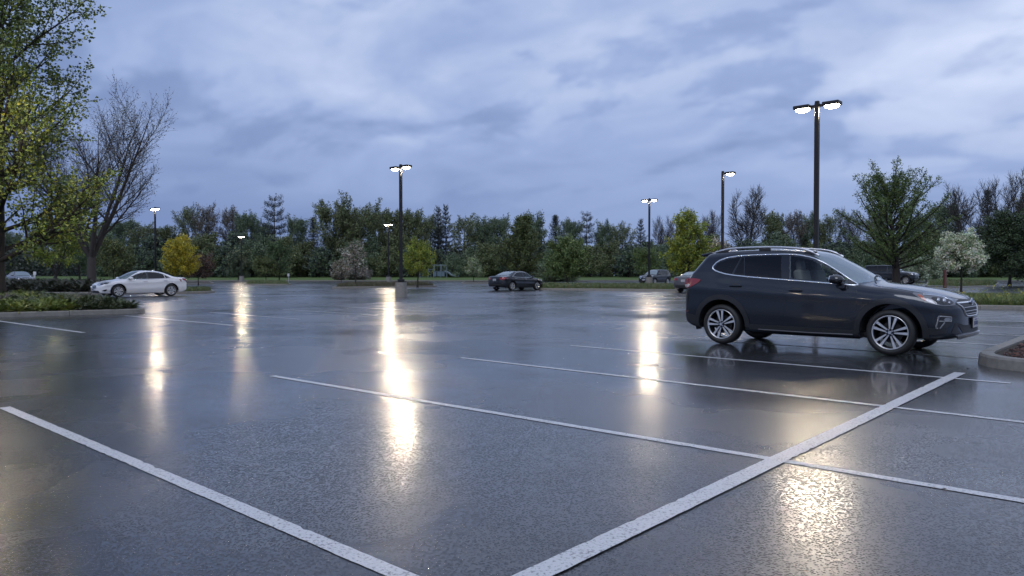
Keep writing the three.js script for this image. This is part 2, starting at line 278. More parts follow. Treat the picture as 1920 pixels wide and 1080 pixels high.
class Car {
  constructor(s) {
    this.s = s; const [x0, x1] = s.length, lo = x0 - 0.4, hi = x1 + 0.4;
    this.top = lut(s.top, lo, hi); this.bot = lut(s.bottom, lo, hi); this.plan = lut(s.plan, lo, hi); this.belt = lut(s.belt, lo, hi);
    this.bow = lut(s.bow, lo, hi); this.sec = lut(s.section, 0, 1.05); this.nose = lut(s.nose, 0, 2); this.tail = lut(s.tail, 0, 2); this.sillY = s.sill ?? 0.28;
  }
  half(x, y) {                                             // half width at a length and a height
    const b = this.belt(x), p = this.plan(x); let w;
    if (y < b) w = this.s.width * this.sec((y - this.sillY) / (b - this.sillY)) * p;
    else { const t = y - b; w = this.s.width * this.sec(1) * p - this.s.tumble * t - 0.10 * t * t; }
    for (const q of this.s.bulges ?? []) w += q[3] * Math.exp(-(((x - q[0]) / q[2]) ** 2) - (((y - q[1]) / (q[2] * 0.8)) ** 2));
    return w;
  }
  f(x, y, z) {                                             // below zero inside the closed solid
    const az = Math.abs(z), s = this.s, zz = z * z;
    const a = (az - this.half(x, y)) * 0.95;
    const bx = x + this.bow(x) * zz, t = this.top(bx), sl = (this.top(bx + 0.01) - this.top(bx - 0.01)) / 0.02;
    const b = (y - t + s.crown * zz) / Math.sqrt(1 + sl * sl), c = this.bot(x) - y;
    const n = x - this.nose(y) + s.noseBow * zz + s.noseBow2 * zz * zz * zz, r = this.tail(y) + s.tailBow * zz + s.tailBow2 * zz * zz * zz - x;
    let v = smax(a, b, s.edge ?? 0.09); v = smax(v, n, 0.10); v = smax(v, r, 0.10); v = smax(v, c, 0.05);
    return v;
  }
  grad(x, y, z, f = (a, b, c) => this.f(a, b, c), e = 0.004) {
    const g = V(f(x + e, y, z) - f(x - e, y, z), f(x, y + e, z) - f(x, y - e, z), f(x, y, z + e) - f(x, y, z - e)); return g.normalize();
  }
  shell(x, y, z) {                                         // the solid with wheel arches, cabin and window openings taken out
    const s = this.s, az = Math.abs(z); let fb = this.f(x, y, z), v = fb;
    const cav = Math.max(fb + 0.06, s.floor - y, x - s.firewall, s.bulkhead - x); v = Math.max(v, -cav);
    for (const [wx, wy, r] of s.arches) v = Math.max(v, -Math.max(Math.hypot(x - wx, y - wy) - r, 0.52 - az));
    if (y > s.floor) {
      for (const P of this.sideHoles) v = Math.max(v, -Math.max(polyDist(P, x, y), 0.35 - az));
      for (const h of this.holes) if (fb > -0.3) v = Math.max(v, -h(x, y, z));
    }
    return v;
  }
  body(cell) {
    const s = this.s, f = (x, y, z) => this.shell(x, y, z), x0 = s.length[0] - 0.1, y0 = 0.12, nx = Math.ceil((s.length[1] - x0 + 0.1) / cell), ny = Math.ceil((s.height + 0.08 - y0) / cell), nz = Math.ceil((s.width + 0.12) / cell) * 2, z0 = -nz / 2 * cell;
    const X = nx + 1, Y = ny + 1, Z = nz + 1, D = new Float32Array(X * Y * Z), id = (i, j, k) => (i * Y + j) * Z + k;
    for (let i = 0; i < X; i++) for (let j = 0; j < Y; j++) for (let k = 0; k <= nz / 2; k++) D[id(i, j, k)] = D[id(i, j, nz - k)] = f(x0 + i * cell, y0 + j * cell, z0 + k * cell);
    const vert = new Int32Array(X * Y * Z).fill(-1), pos = [], idx = [], E = [[0, 1], [2, 3], [4, 5], [6, 7], [0, 2], [1, 3], [4, 6], [5, 7], [0, 4], [1, 5], [2, 6], [3, 7]], v8 = new Float32Array(8);
    for (let i = 0; i < nx; i++) for (let j = 0; j < ny; j++) for (let k = 0; k < nz; k++) {
      let m = 0; for (let q = 0; q < 8; q++) { v8[q] = D[id(i + (q & 1), j + ((q >> 1) & 1), k + (q >> 2))]; if (v8[q] < 0) m++; }
      if (m === 0 || m === 8) continue;
      let px = 0, py = 0, pz = 0, n = 0;
      for (const [a, b] of E) if ((v8[a] < 0) !== (v8[b] < 0)) { const t = v8[a] / (v8[a] - v8[b]); px += (a & 1) + t * ((b & 1) - (a & 1)); py += ((a >> 1) & 1) + t * (((b >> 1) & 1) - ((a >> 1) & 1)); pz += (a >> 2) + t * ((b >> 2) - (a >> 2)); n++; }
      vert[id(i, j, k)] = pos.length / 3; pos.push(x0 + (i + px / n) * cell, y0 + (j + py / n) * cell, z0 + (k + pz / n) * cell);
    }
    const quad = (a, b, c, d, flip) => { if (a < 0 || b < 0 || c < 0 || d < 0) return; if (flip) idx.push(a, c, b, a, d, c); else idx.push(a, b, c, a, c, d); };
    for (let i = 1; i < nx; i++) for (let j = 1; j < ny; j++) for (let k = 1; k < nz; k++) {
      const s0 = D[id(i, j, k)] < 0;
      if (s0 !== D[id(i + 1, j, k)] < 0) quad(vert[id(i, j - 1, k - 1)], vert[id(i, j, k - 1)], vert[id(i, j, k)], vert[id(i, j - 1, k)], !s0);
      if (s0 !== D[id(i, j + 1, k)] < 0) quad(vert[id(i - 1, j, k - 1)], vert[id(i - 1, j, k)], vert[id(i, j, k)], vert[id(i, j, k - 1)], !s0);
      if (s0 !== D[id(i, j, k + 1)] < 0) quad(vert[id(i - 1, j - 1, k)], vert[id(i, j - 1, k)], vert[id(i, j, k)], vert[id(i - 1, j, k)], !s0);
    }
    const nor = [], uv = [];
    for (let q = 0; q < pos.length; q += 3) {
      let p = V(pos[q], pos[q + 1], pos[q + 2]), fb = this.f(p.x, p.y, p.z), n;
      if (Math.abs(fb) < 0.02) { n = this.grad(p.x, p.y, p.z); p.addScaledVector(n, -fb * 0.9); n = this.grad(p.x, p.y, p.z); } else n = this.grad(p.x, p.y, p.z, f, 0.01);
      pos[q] = p.x; pos[q + 1] = p.y; pos[q + 2] = p.z; nor.push(n.x, n.y, n.z);
      if (Math.abs(n.y) > 0.6) uv.push(p.x, p.z); else if (Math.abs(n.x) > 0.75) uv.push(p.z, p.y); else uv.push(p.x, p.y);
    }
    return geo3(pos, nor, uv, idx);
  }
  cast(o, d, t0, t1) {                                     // first crossing of the solid along a ray, or its closest approach
    let prev = t0, best = 1e9, bt = t0;
    for (let i = 1; i <= 90; i++) {
      const t = t0 + (t1 - t0) * i / 90, v = this.f(o.x + d.x * t, o.y + d.y * t, o.z + d.z * t);
      if (v < best) { best = v; bt = t; }
      if (v < 0) { let a = prev, b = t; for (let k = 0; k < 22; k++) { const m = (a + b) / 2; if (this.f(o.x + d.x * m, o.y + d.y * m, o.z + d.z * m) < 0) b = m; else a = m; } return b; }
      prev = t;
    }
    return bt;
  }
  ray(mode, u, v) {
    if (typeof mode === 'function') return mode(u, v);
    if (mode === 'side') return [V(u, v, 1.4), V(0, 0, -1), 0, 1.3];
    if (mode === 'front') return [V(3.4, v, u), V(-1, 0, 0), 0, 2.2];
    if (mode === 'rear') return [V(-3.4, v, u), V(1, 0, 0), 0, 2.2];
    return [V(u, 2.3, v), V(0, -1, 0), 0, 2.0];
  }
  on(mode, u, v, lift) {
    const [o, d, t0, t1] = this.ray(mode, u, v), t = this.cast(o, d, t0, t1), p = V(o.x + d.x * t, o.y + d.y * t, o.z + d.z * t), n = this.grad(p.x, p.y, p.z);
    return [p.addScaledVector(n, lift), n];
  }
  plate(P, mode, cell, lift = 0.003, thick = 0.008, mirror = 0) {   // mirror: 0 as given, 1 the other side too, 2 only the other side
    const pos = [], nor = [], uv = [], idx = [], key = new Map();
    const put = (u, v) => { const k = u.toFixed(5) + ',' + v.toFixed(5); if (!key.has(k)) { const [p, n] = this.on(mode, u, v, lift); key.set(k, pos.length / 3); pos.push(p.x, p.y, p.z); nor.push(n.x, n.y, n.z); if (Math.abs(n.y) > 0.6) uv.push(p.x, p.z); else uv.push(p.x, p.y); } return key.get(k); };
    const clip = (Q, ax, c, keep) => { const o = []; for (let i = 0; i < Q.length; i++) { const a = Q[i], b = Q[(i + 1) % Q.length], ia = (a[ax] - c) * keep >= 0, ib = (b[ax] - c) * keep >= 0; if (ia) o.push(a); if (ia !== ib) { const t = (c - a[ax]) / (b[ax] - a[ax]), r = [a[0] + (b[0] - a[0]) * t, a[1] + (b[1] - a[1]) * t]; r[ax] = c; o.push(r); } } return o; };
    let us = P.map((p) => p[0]), vs = P.map((p) => p[1]); const u0 = Math.min(...us), u1 = Math.max(...us), v0 = Math.min(...vs), v1 = Math.max(...vs), nu = Math.max(1, Math.ceil((u1 - u0) / cell)), nv = Math.max(1, Math.ceil((v1 - v0) / cell));
    for (let i = 0; i < nu; i++) {
      const strip = clip(clip(P, 0, u0 + (u1 - u0) * i / nu, 1), 0, u0 + (u1 - u0) * (i + 1) / nu, -1); if (strip.length < 3) continue;
      for (let j = 0; j < nv; j++) {
        let Q = clip(clip(strip, 1, v0 + (v1 - v0) * j / nv, 1), 1, v0 + (v1 - v0) * (j + 1) / nv, -1); if (Q.length < 3) continue;
        Q = Q.filter((p, k) => { const b = Q[(k + 1) % Q.length]; return Math.hypot(p[0] - b[0], p[1] - b[1]) > 1e-6; }); if (Q.length < 3) continue;
        for (const t of THREE.ShapeUtils.triangulateShape(Q.map((p) => new THREE.Vector2(p[0], p[1])), [])) {
          const k = t.map((q) => put(Q[q][0], Q[q][1])), a = V(...pos.slice(k[0] * 3, k[0] * 3 + 3)), b = V(...pos.slice(k[1] * 3, k[1] * 3 + 3)), c = V(...pos.slice(k[2] * 3, k[2] * 3 + 3));
          const fn = b.clone().sub(a).cross(c.clone().sub(a)), n = V(...nor.slice(k[0] * 3, k[0] * 3 + 3)); if (fn.lengthSq() < 1e-14) continue; if (fn.dot(n) < 0) idx.push(k[0], k[2], k[1]); else idx.push(...k);
        }
      }
    }
    for (let i = 0; i < P.length; i++) {                   // the rim of the plate
      const a = P[i], b = P[(i + 1) % P.length], L = Math.hypot(b[0] - a[0], b[1] - a[1]), n = Math.max(1, Math.ceil(L / cell));
      for (let q = 0; q < n; q++) {
        const e = [q / n, (q + 1) / n].map((t) => this.on(mode, a[0] + (b[0] - a[0]) * t, a[1] + (b[1] - a[1]) * t, lift)), k = pos.length / 3;
        const ed = e[1][0].clone().sub(e[0][0]).cross(e[0][1]).normalize(); if (!isFinite(ed.x)) continue;
        for (const [p, nn] of e) { const l = p.clone().addScaledVector(nn, -thick); pos.push(p.x, p.y, p.z, l.x, l.y, l.z); nor.push(ed.x, ed.y, ed.z, ed.x, ed.y, ed.z); uv.push(p.x, p.y, l.x, l.y); }
        idx.push(k, k + 1, k + 3, k, k + 3, k + 2);
      }
    }
    const g = geo3(pos, nor, uv, idx), out = mirror === 2 ? [] : [g];
    if (mirror) { const m = geo3(pos.map((q, i) => i % 3 === 2 ? -q : q), nor.map((q, i) => i % 3 === 2 ? -q : q), uv, idx.map((q, i) => idx[i - i % 3 + [0, 2, 1][i % 3]])); out.push(m); }
    return out.length > 1 ? mergeGeometries(out) : out[0];
  }
  band(L, mode, w, lift, thick, closed = false, step = 0.05, mirror = 0) {   // a strip of width w along a line on the body
    const n = L.length, pts = [];
    for (let i = 0; i < (closed ? n : n - 1); i++) { const a = L[i], b = L[(i + 1) % n], m = Math.max(1, Math.ceil(Math.hypot(b[0] - a[0], b[1] - a[1]) / step)); for (let q = 0; q < m; q++) pts.push([a[0] + (b[0] - a[0]) * q / m, a[1] + (b[1] - a[1]) * q / m]); }
    if (!closed) pts.push(L[n - 1]);
    const N = pts.length, ring = [];
    for (let i = 0; i < N; i++) {
      const [p, nn] = this.on(mode, ...pts[i], lift), a = this.on(mode, ...pts[closed ? (i + N - 1) % N : Math.max(0, i - 1)], lift)[0], b = this.on(mode, ...pts[closed ? (i + 1) % N : Math.min(N - 1, i + 1)], lift)[0];
      const s = b.sub(a).cross(nn).normalize().multiplyScalar(w / 2), low = p.clone().addScaledVector(nn, -thick);
      ring.push([low.clone().add(s), p.clone().add(s), p.clone().addScaledVector(nn, w * 0.12), p.clone().sub(s), low.clone().sub(s)]);
    }
    const pos = [], idx = [], uv = []; ring.forEach((r) => r.forEach((p) => { pos.push(p.x, p.y, p.z); uv.push(p.x, p.y); }));
    for (let i = 0; i < (closed ? N : N - 1); i++) for (let j = 0; j < 4; j++) { const a = i * 5 + j, b = ((i + 1) % N) * 5 + j; idx.push(a, b, a + 1, a + 1, b, b + 1); }
    let g = new THREE.BufferGeometry(); g.setAttribute('position', new THREE.Float32BufferAttribute(pos, 3)); g.setAttribute('uv', new THREE.Float32BufferAttribute(uv, 2)); g.setIndex(idx); g.computeVertexNormals();
    const out = mirror === 2 ? [] : [g]; if (mirror) { const m = g.clone().scale(1, 1, -1); m.setIndex([...idx].map((q, i) => idx[i - i % 3 + [0, 2, 1][i % 3]])); m.computeVertexNormals(); out.push(m); }
    return out.length > 1 ? mergeGeometries(out) : out[0];
  }
}
function geo3(pos, nor, uv, idx) { const g = new THREE.BufferGeometry(); g.setAttribute('position', new THREE.Float32BufferAttribute(pos, 3)); g.setAttribute('normal', new THREE.Float32BufferAttribute(nor, 3)); g.setAttribute('uv', new THREE.Float32BufferAttribute(uv, 2)); g.setIndex(idx); return g; }

// wheels stand on the ground under the car; the outer face looks along +z
function wheel(parent, x, z, R, rimR, width, style, turn = 0) {
  const side = Math.sign(z), w = new THREE.Group(); w.name = 'wheel'; w.position.set(x, R, z); w.rotation.y = (side < 0 ? Math.PI : 0); parent.add(w);
  const inner = new THREE.Group();
  const hw = width / 2, tp = [[rimR * 0.98, -hw * 0.92], [rimR + 0.02, -hw], [R - 0.05, -hw * 1.02], [R - 0.012, -hw * 0.86], [R, -hw * 0.55], [R, hw * 0.55], [R - 0.012, hw * 0.86], [R - 0.05, hw * 1.03], [rimR + 0.025, hw * 1.0], [rimR * 0.99, hw * 0.88], [rimR * 0.95, hw * 0.5]];
  const lathe = (pts, n = 56) => new THREE.LatheGeometry(pts.map((p) => new THREE.Vector2(p[0], p[1])), n).rotateX(Math.PI / 2);
  mesh('tyre', lathe(tp), M.rubber, w);
  const rim = mesh('rim', [lathe([[rimR * 0.94, -hw * 0.9], [rimR * 0.90, hw * 0.3], [rimR * 0.93, hw * 0.70]])], M.darkMetal, w);
  mesh('rim_lip', lathe([[rimR * 0.925, hw * 0.70], [rimR * 0.95, hw * 0.90], [rimR * 1.0, hw * 0.94], [rimR * 1.005, hw * 0.82]]), M.alloy, w);
  mesh('brake_disc', [cyl(rimR * 0.62, rimR * 0.62, 0.02, 0, 0, 0, 32).rotateX(Math.PI / 2).translate(0, 0, -hw * 0.15)], M.darkMetal, w);
  const sp = [], dark = [], n = style.spokes;
  for (let i = 0; i < n; i++) for (const s of style.split ? [-1, 1] : [0]) {
    const a0 = (i / n) * Math.PI * 2 + (style.phase ?? 0), r0 = rimR * 0.16, r1 = rimR * 0.95, sh = new THREE.Shape(), w0 = style.w0 * rimR, w1 = style.w1 * rimR, o0 = s * style.o0 * rimR, o1 = s * style.o1 * rimR;
    sh.moveTo(r0, o0 - w0); sh.lineTo(r1, o1 - w1); sh.lineTo(r1, o1 + w1); sh.lineTo(r0, o0 + w0);
    sp.push(new THREE.ExtrudeGeometry(sh, { depth: 0.018, bevelEnabled: true, bevelSize: 0.003, bevelThickness: 0.004, bevelSegments: 1, curveSegments: 1 }).translate(0, 0, hw * 0.62).rotateZ(a0));
    const sd = new THREE.Shape(); sd.moveTo(r0, o0 - w0 * 1.5); sd.lineTo(r1, o1 - w1 * 1.25); sd.lineTo(r1, o1 + w1 * 1.25); sd.lineTo(r0, o0 + w0 * 1.5);
    dark.push(new THREE.ExtrudeGeometry(sd, { depth: 0.035, bevelEnabled: false }).translate(0, 0, hw * 0.62 - 0.03).rotateZ(a0));
  }
  mesh('spoke_face', sp, M.alloy, w);
  mesh('spoke_back', [...dark, cyl(rimR * 0.24, rimR * 0.22, 0.05, 0, 0, 0, 24).rotateX(Math.PI / 2).translate(0, 0, hw * 0.5)], style.back ?? M.gloss, w);
  const nuts = [cyl(rimR * 0.105, rimR * 0.09, 0.016, 0, 0, 0, 20).rotateX(Math.PI / 2).translate(0, 0, hw * 0.5 + 0.05)];
  for (let i = 0; i < 5; i++) nuts.push(cyl(0.011, 0.011, 0.02, 0, 0, 0, 6).rotateX(Math.PI / 2).translate(Math.cos(i * 1.2566 + 0.6) * rimR * 0.17, Math.sin(i * 1.2566 + 0.6) * rimR * 0.17, hw * 0.5 + 0.05));
  mesh('hub_cap', nuts, M.silver, w);
  return w;
}
const SPLIT5 = { spokes: 5, split: true, w0: 0.026, w1: 0.078, o0: 0.055, o1: 0.19, phase: Math.PI / 2 + 0.08 };
const MULTI = { spokes: 5, split: true, w0: 0.05, w1: 0.085, o0: 0.07, o1: 0.22, phase: 0.3, back: M.darkMetal };
// ---------------------------------------------------------------- the dark grey SUV in front
{
  const near = G(1352, 644), front = G(1669, 666), S = V(-A.z, 0, A.x), pos = near.clone().add(front).multiplyScalar(0.5).addScaledVector(S, -0.80);
  const t = thing('parked_suv', 'dark grey SUV with chrome window trim and split-spoke alloy wheels, parked nearest the camera', 'SUV', pos, -Math.atan2(A.z, A.x));
  const eye = V(0, EYE, 0).sub(pos), loc = (v) => V(v.dot(A), v.y, v.dot(S)), E0 = loc(eye);
  const px = (u, v) => { const d = loc(ray(u, v)).normalize(); return [E0, d, 7, 17]; };   // outlines are traced where the photograph shows them and cut into the body there
  const car = new Car({
    length: [-2.42, 2.54], width: 0.925, height: 1.83, crown: 0.07, tumble: 0.36, floor: 0.52, firewall: 0.95, bulkhead: -2.1, sill: 0.26,
    top: [[-2.6, 1.66], [-2.2, 1.695], [-1.7, 1.755], [-1.1, 1.79], [-0.6, 1.793], [-0.1, 1.765], [0.25, 1.69], [0.55, 1.545], [0.85, 1.375], [1.1, 1.225], [1.22, 1.185], [1.6, 1.135], [2.0, 1.065], [2.3, 0.985], [2.48, 0.90], [2.7, 0.80]],
    bottom: [[-2.5, 0.42], [-2.2, 0.34], [-1.9, 0.28], [-1.0, 0.25], [1.0, 0.25], [1.9, 0.27], [2.3, 0.30], [2.6, 0.36]],
    plan: [[-2.45, 0.88], [-2.1, 0.955], [-1.5, 0.995], [0, 1], [1.4, 1], [1.9, 0.975], [2.2, 0.935], [2.5, 0.86]],
    belt: [[-2.4, 1.36], [-1.6, 1.34], [-0.2, 1.225], [1.04, 1.15], [1.4, 1.12], [2.0, 1.02], [2.5, 0.88]],
    bow: [[-0.3, 0], [0.2, 0.14], [0.5, 0.25], [1.1, 0.25], [1.5, 0.12], [2.5, 0.14]],
    section: [[0, 0.925], [0.18, 0.958], [0.40, 0.988], [0.60, 0.992], [0.72, 1.0], [0.80, 0.988], [0.92, 0.958], [1.05, 0.928]],
    nose: [[0.25, 2.36], [0.36, 2.52], [0.5, 2.505], [0.62, 2.50], [0.8, 2.495], [0.9, 2.45], [0.98, 2.33], [1.1, 2.1], [1.3, 1.9]],
    tail: [[0.3, -2.26], [0.42, -2.35], [0.6, -2.38], [0.8, -2.37], [1.0, -2.35], [1.25, -2.28], [1.45, -2.12], [1.6, -1.99], [1.68, -1.94], [1.8, -1.86]],
    noseBow: 0.13, noseBow2: 0.42, tailBow: 0.14, tailBow2: 0.12, edge: 0.10,
    bulges: [[-1.45, 0.86, 0.42, 0.022], [1.5, 0.86, 0.42, 0.022]],
    arches: [[-1.445, 0.375, 0.475], [1.505, 0.375, 0.475]],
  });
  const toXY = (P) => P.map(([u, v]) => { const p = car.on(px, u, v, 0)[0]; return [p.x, p.y]; });
  const quarter = [[1340, 503.5], [1347, 494], [1365, 487], [1388, 483], [1371, 513], [1352, 509.5]], fixed = [[1392.5, 483], [1395, 482.5], [1395, 517.5], [1376, 514.5]], rearW = [[1397, 482.5], [1430, 481], [1465, 480.3], [1465, 522], [1430, 520], [1397, 517.5]];
  const frontW = [[1481, 480.3], [1497, 481.3], [1520, 486.5], [1542, 496], [1571, 513], [1590, 527.5], [1592, 531], [1560, 529], [1481, 523]];
  car.sideHoles = [quarter, fixed, rearW, frontW].map((P) => grow(toXY(P), -0.012));
  car.holes = [
    (x, y, z) => Math.max(0.05 - Math.min(x - 0.1, 1), y - 1.70 + 0.05 * z * z, 1.215 - y, Math.abs(z) - (0.80 - (y - 1.2) * 0.33), x - 1.2),                                  // windscreen
    (x, y, z) => Math.max(x + 1.95, 1.22 - y, y - 1.60, Math.abs(z) - (0.70 - (y - 1.2) * 0.3)),                                      // back window
  ];
  const paintDark = paint(0.012, 0.0165, 0.024, { metalness: 0.5, roughness: 0.34 });
  mesh('body', car.body(0.028), paintDark, t);
  const pl = (name, P, mat, o = {}) => { const g = car.plate(o.raw ? P : round2(P, o.round ?? 1), o.mode ?? px, o.cell ?? 5, o.lift ?? 0.003, o.thick ?? 0.010, o.mirror ?? 1); return mesh(name, g, mat, o.parent ?? t); };
  const one = (name, P, mat, o = {}) => [2, 0].map((m) => pl(name, P, mat, { ...o, mirror: m }))[1];
  // doors, bonnet
  const fd = one('front_door', [[1475, 526.5], [1540, 531.5], [1603, 537], [1606.5, 541], [1605, 580], [1602, 625], [1540, 620], [1475, 613.5]], paintDark, { lift: 0.0035 });
  const rd = one('rear_door', [[1364, 517.5], [1410, 522], [1471.5, 526.2], [1471.5, 613], [1397, 605], [1395, 593], [1389, 576], [1378, 562], [1360, 551], [1358.5, 535]], paintDark, { lift: 0.0035 });
  for (const [d, u, v] of [[rd, 1379, 536], [fd, 1492, 544.5]]) {
    const q = car.on(px, u, v, 0)[0];
    mesh('handle', [rbox(0.23, 0.034, 0.03, q.x, q.y + 0.004, q.z + 0.036, 0.014, 3), cyl(0.014, 0.012, 0.03, 0, 0, 0, 10).rotateX(Math.PI / 2).translate(q.x - 0.095, q.y, q.z), cyl(0.014, 0.012, 0.03, 0, 0, 0, 10).rotateX(Math.PI / 2).translate(q.x + 0.095, q.y, q.z)], paintDark, d);
    mesh('handle_cup', car.plate(round2(Array.from({ length: 12 }, (_, i) => [q.x + 0.085 * Math.cos(i * 0.5236), q.y + 0.012 + 0.034 * Math.sin(i * 0.5236)]), 1), 'side', 0.04, 0.0055, 0.008, 0), M.blackPlastic, d);
  }
  pl('bonnet', [[1.20, -0.72], [1.14, -0.3], [1.13, 0], [1.14, 0.3], [1.20, 0.72], [1.55, 0.79], [1.85, 0.775], [2.12, 0.69], [2.30, 0.50], [2.385, 0.25], [2.40, 0], [2.385, -0.25], [2.30, -0.50], [2.12, -0.69], [1.85, -0.775], [1.55, -0.79]], paintDark, { mode: 'topdown', cell: 0.07, mirror: 0, lift: 0.004 });
  // glass
  const pane = (P, mat, d) => { const g = grow(toXY(P), 0.004); for (const m of [2, 0]) mesh('window', car.plate(g, 'side', 0.06, 0.0035, 0.005, m), mat, t); };
  pane(quarter, M.darkGlass); pane(fixed, M.darkGlass); pane(rearW, M.darkGlass); pane(frontW, M.glass);
  mesh('windscreen', car.plate([[0.20, -0.66], [0.13, -0.35], [0.11, 0], [0.13, 0.35], [0.20, 0.66], [0.58, 0.735], [0.98, 0.80], [1.08, 0.5], [1.13, 0], [1.08, -0.5], [0.98, -0.80], [0.58, -0.735]], 'topdown', 0.06, 0.004, 0.006), M.screen, t);
  mesh('back_window', car.plate([[-0.70, 1.21], [0.70, 1.21], [0.585, 1.58], [-0.585, 1.58]], 'rear', 0.08, 0.004, 0.005), M.darkGlass, t);
  one('pillar_trim', [[1465.5, 479.6], [1480.5, 479.6], [1480.5, 523.5], [1465.5, 522.5]], M.gloss, { raw: 1, lift: 0.005 });
  one('pillar_trim', [[1389, 482.4], [1392.2, 482.4], [1375.5, 515], [1371.5, 513.8]], M.gloss, { raw: 1, lift: 0.005 });
  one('mirror_corner', [[1591, 524], [1600, 527], [1610, 533.6], [1592, 532.6]], M.gloss, { raw: 1, lift: 0.006 });
  for (const m of [2, 0]) mesh('window_trim', car.band(round2([[1334.5, 502.6], [1346, 490], [1364, 483.3], [1389, 479.8], [1417, 478.2], [1445, 477.4], [1472, 477], [1495, 477.8], [1523, 483], [1544.6, 492.2], [1573, 509.7], [1594, 524.3], [1610.5, 534.2], [1601, 535.2], [1559, 531.8], [1474, 525], [1410, 520.2], [1364, 515.2], [1343, 509]], 1), px, 0.026, 0.012, 0.014, true, 6, m), M.chrome, t);
  // black lower cladding and arches
  const arc = (cx, cy, r0, r1, a0, a1, n = 26) => { const o = []; for (let i = 0; i <= n; i++) { const a = a0 + (a1 - a0) * i / n; o.push([cx + r1 * Math.cos(a), cy + r1 * Math.sin(a)]); } for (let i = n; i >= 0; i--) { const a = a0 + (a1 - a0) * i / n; o.push([cx + r0 * Math.cos(a), cy + r0 * Math.sin(a)]); } return o; };
  const claddingMat = std({ color: RGB(0.016, 0.017, 0.019), roughness: 0.42 });
  one('wheel_arch', arc(-1.445, 0.375, 0.472, 0.565, -0.06, 3.35), claddingMat, { mode: 'side', cell: 0.05, lift: 0.014, thick: 0.03, raw: 1 });
  one('wheel_arch', arc(1.505, 0.375, 0.472, 0.560, -0.12, 3.2), claddingMat, { mode: 'side', cell: 0.05, lift: 0.014, thick: 0.03, raw: 1 });
  one('sill_cladding', [[-0.90, 0.25], [1.02, 0.25], [1.00, 0.385], [-0.885, 0.405]], claddingMat, { mode: 'side', cell: 0.08, lift: 0.013, thick: 0.03, raw: 1 });
  for (const m of [2, 0]) mesh('sill_strip', car.band([[-0.72, 0.315], [0.2, 0.305], [0.93, 0.312]], 'side', 0.022, 0.020, 0.010, false, 0.08, m), std({ color: RGB(0.12, 0.12, 0.125), roughness: 0.4, metalness: 0.6 }), t);
  for (const [wx, wy, r] of car.s.arches) for (const q of [1, -1]) mesh('wheel_liner', new THREE.CylinderGeometry(r - 0.006, r - 0.006, 0.38, 40, 1, true, Math.PI / 2, Math.PI).rotateX(Math.PI / 2).translate(wx, wy, q * 0.70), M.liner, t);
  mesh('underbody', [rbox(3.0, 0.10, 1.3, 0, 0.30, 0, 0.03), rbox(0.10, 0.12, 1.5, 1.5, 0.36, 0, 0.03), rbox(0.10, 0.12, 1.5, -1.45, 0.36, 0, 0.03)], M.blackPlastic, t);
  // rear
  one('rear_bumper_cladding', [[-2.24, 0.57], [-2.26, 0.42], [-2.15, 0.37], [-1.93, 0.335], [-1.955, 0.50], [-2.08, 0.545]], claddingMat, { mode: 'side', lift: 0.006, cell: 0.05 });
  mesh('rear_bumper_cladding', car.plate([[-0.80, 0.42], [0.80, 0.42], [0.80, 0.56], [-0.80, 0.56]], 'rear', 0.08, 0.006, 0.01), claddingMat, t);
  for (const m of [2, 0]) {
    const tl = mesh('tail_lamp', car.plate(round2([[1285, 524], [1291, 521.4], [1303, 521.8], [1315, 524], [1311, 529.2], [1294, 538.5], [1287, 540.6], [1284.6, 532]], 1), px, 3, 0.010, 0.014, m), M.redLens, t);
    mesh('reversing_lens', car.plate([[1285.6, 534], [1293.5, 532.5], [1292, 537.5], [1287.5, 539.6]], px, 3, 0.013, 0.006, m), M.clear, tl); tl.children[0].material = M.plate;
    mesh('tail_lamp_inner', car.plate([[0.42, 1.09], [0.80, 1.09], [0.80, 1.24], [0.42, 1.22]].map((q) => m ? [-q[0], q[1]] : q), 'rear', 0.06, 0.006, 0.01), M.redDark, tl);
    mesh('rear_reflector', car.plate([[-2.235, 0.585], [-2.16, 0.585], [-2.16, 0.615], [-2.235, 0.615]], 'side', 0.05, 0.010, 0.006, m), M.redDark, t);
  }
  mesh('spoiler', [new RoundedBoxGeometry(0.26, 0.045, 1.20, 3, 0.02).rotateZ(0.17).translate(-1.90, 1.706, 0)], paintDark, t);
  mesh('spoiler_lip', [rbox(0.10, 0.03, 1.12, -1.96, 1.674, 0, 0.012)], M.gloss, t);
  mesh('licence_plate', rbox(0.015, 0.15, 0.31, -2.375, 0.93, 0, 0.005), M.plate, t);
  // front
  for (const m of [2, 0]) {
    const hl = mesh('headlight', car.plate(round2([[1708, 549.2], [1729, 550.2], [1747, 551.4], [1767.4, 554.6], [1785.7, 562.2], [1792.5, 568.3], [1790.5, 572.6], [1774.5, 574], [1760, 572.6], [1747, 569], [1735.8, 564.4], [1720.5, 556.8]], 1), px, 3, 0.004, 0.012, m), M.lampBed, t);
    mesh('turn_signal', car.plate(round2([[1719, 552.2], [1727.5, 553], [1736.8, 563], [1733.8, 564], [1724, 557.3]], 1), px, 3, 0.008, 0.006, m), M.amber, hl);
    mesh('lamp_reflector', car.plate(round2([[1744, 556.5], [1765, 558.2], [1782, 563.4], [1788.5, 568.6], [1782, 571.6], [1766, 572], [1752, 568.2]], 1), px, 3, 0.008, 0.006, m), M.darkMetal, hl);
    mesh('lamp_rim', car.band(round2([[1730, 552.4], [1748, 553.6], [1768, 557], [1785, 564]], 1, false), px, 0.016, 0.012, 0.008, false, 3, m), M.chrome, hl);
    const pr = [];
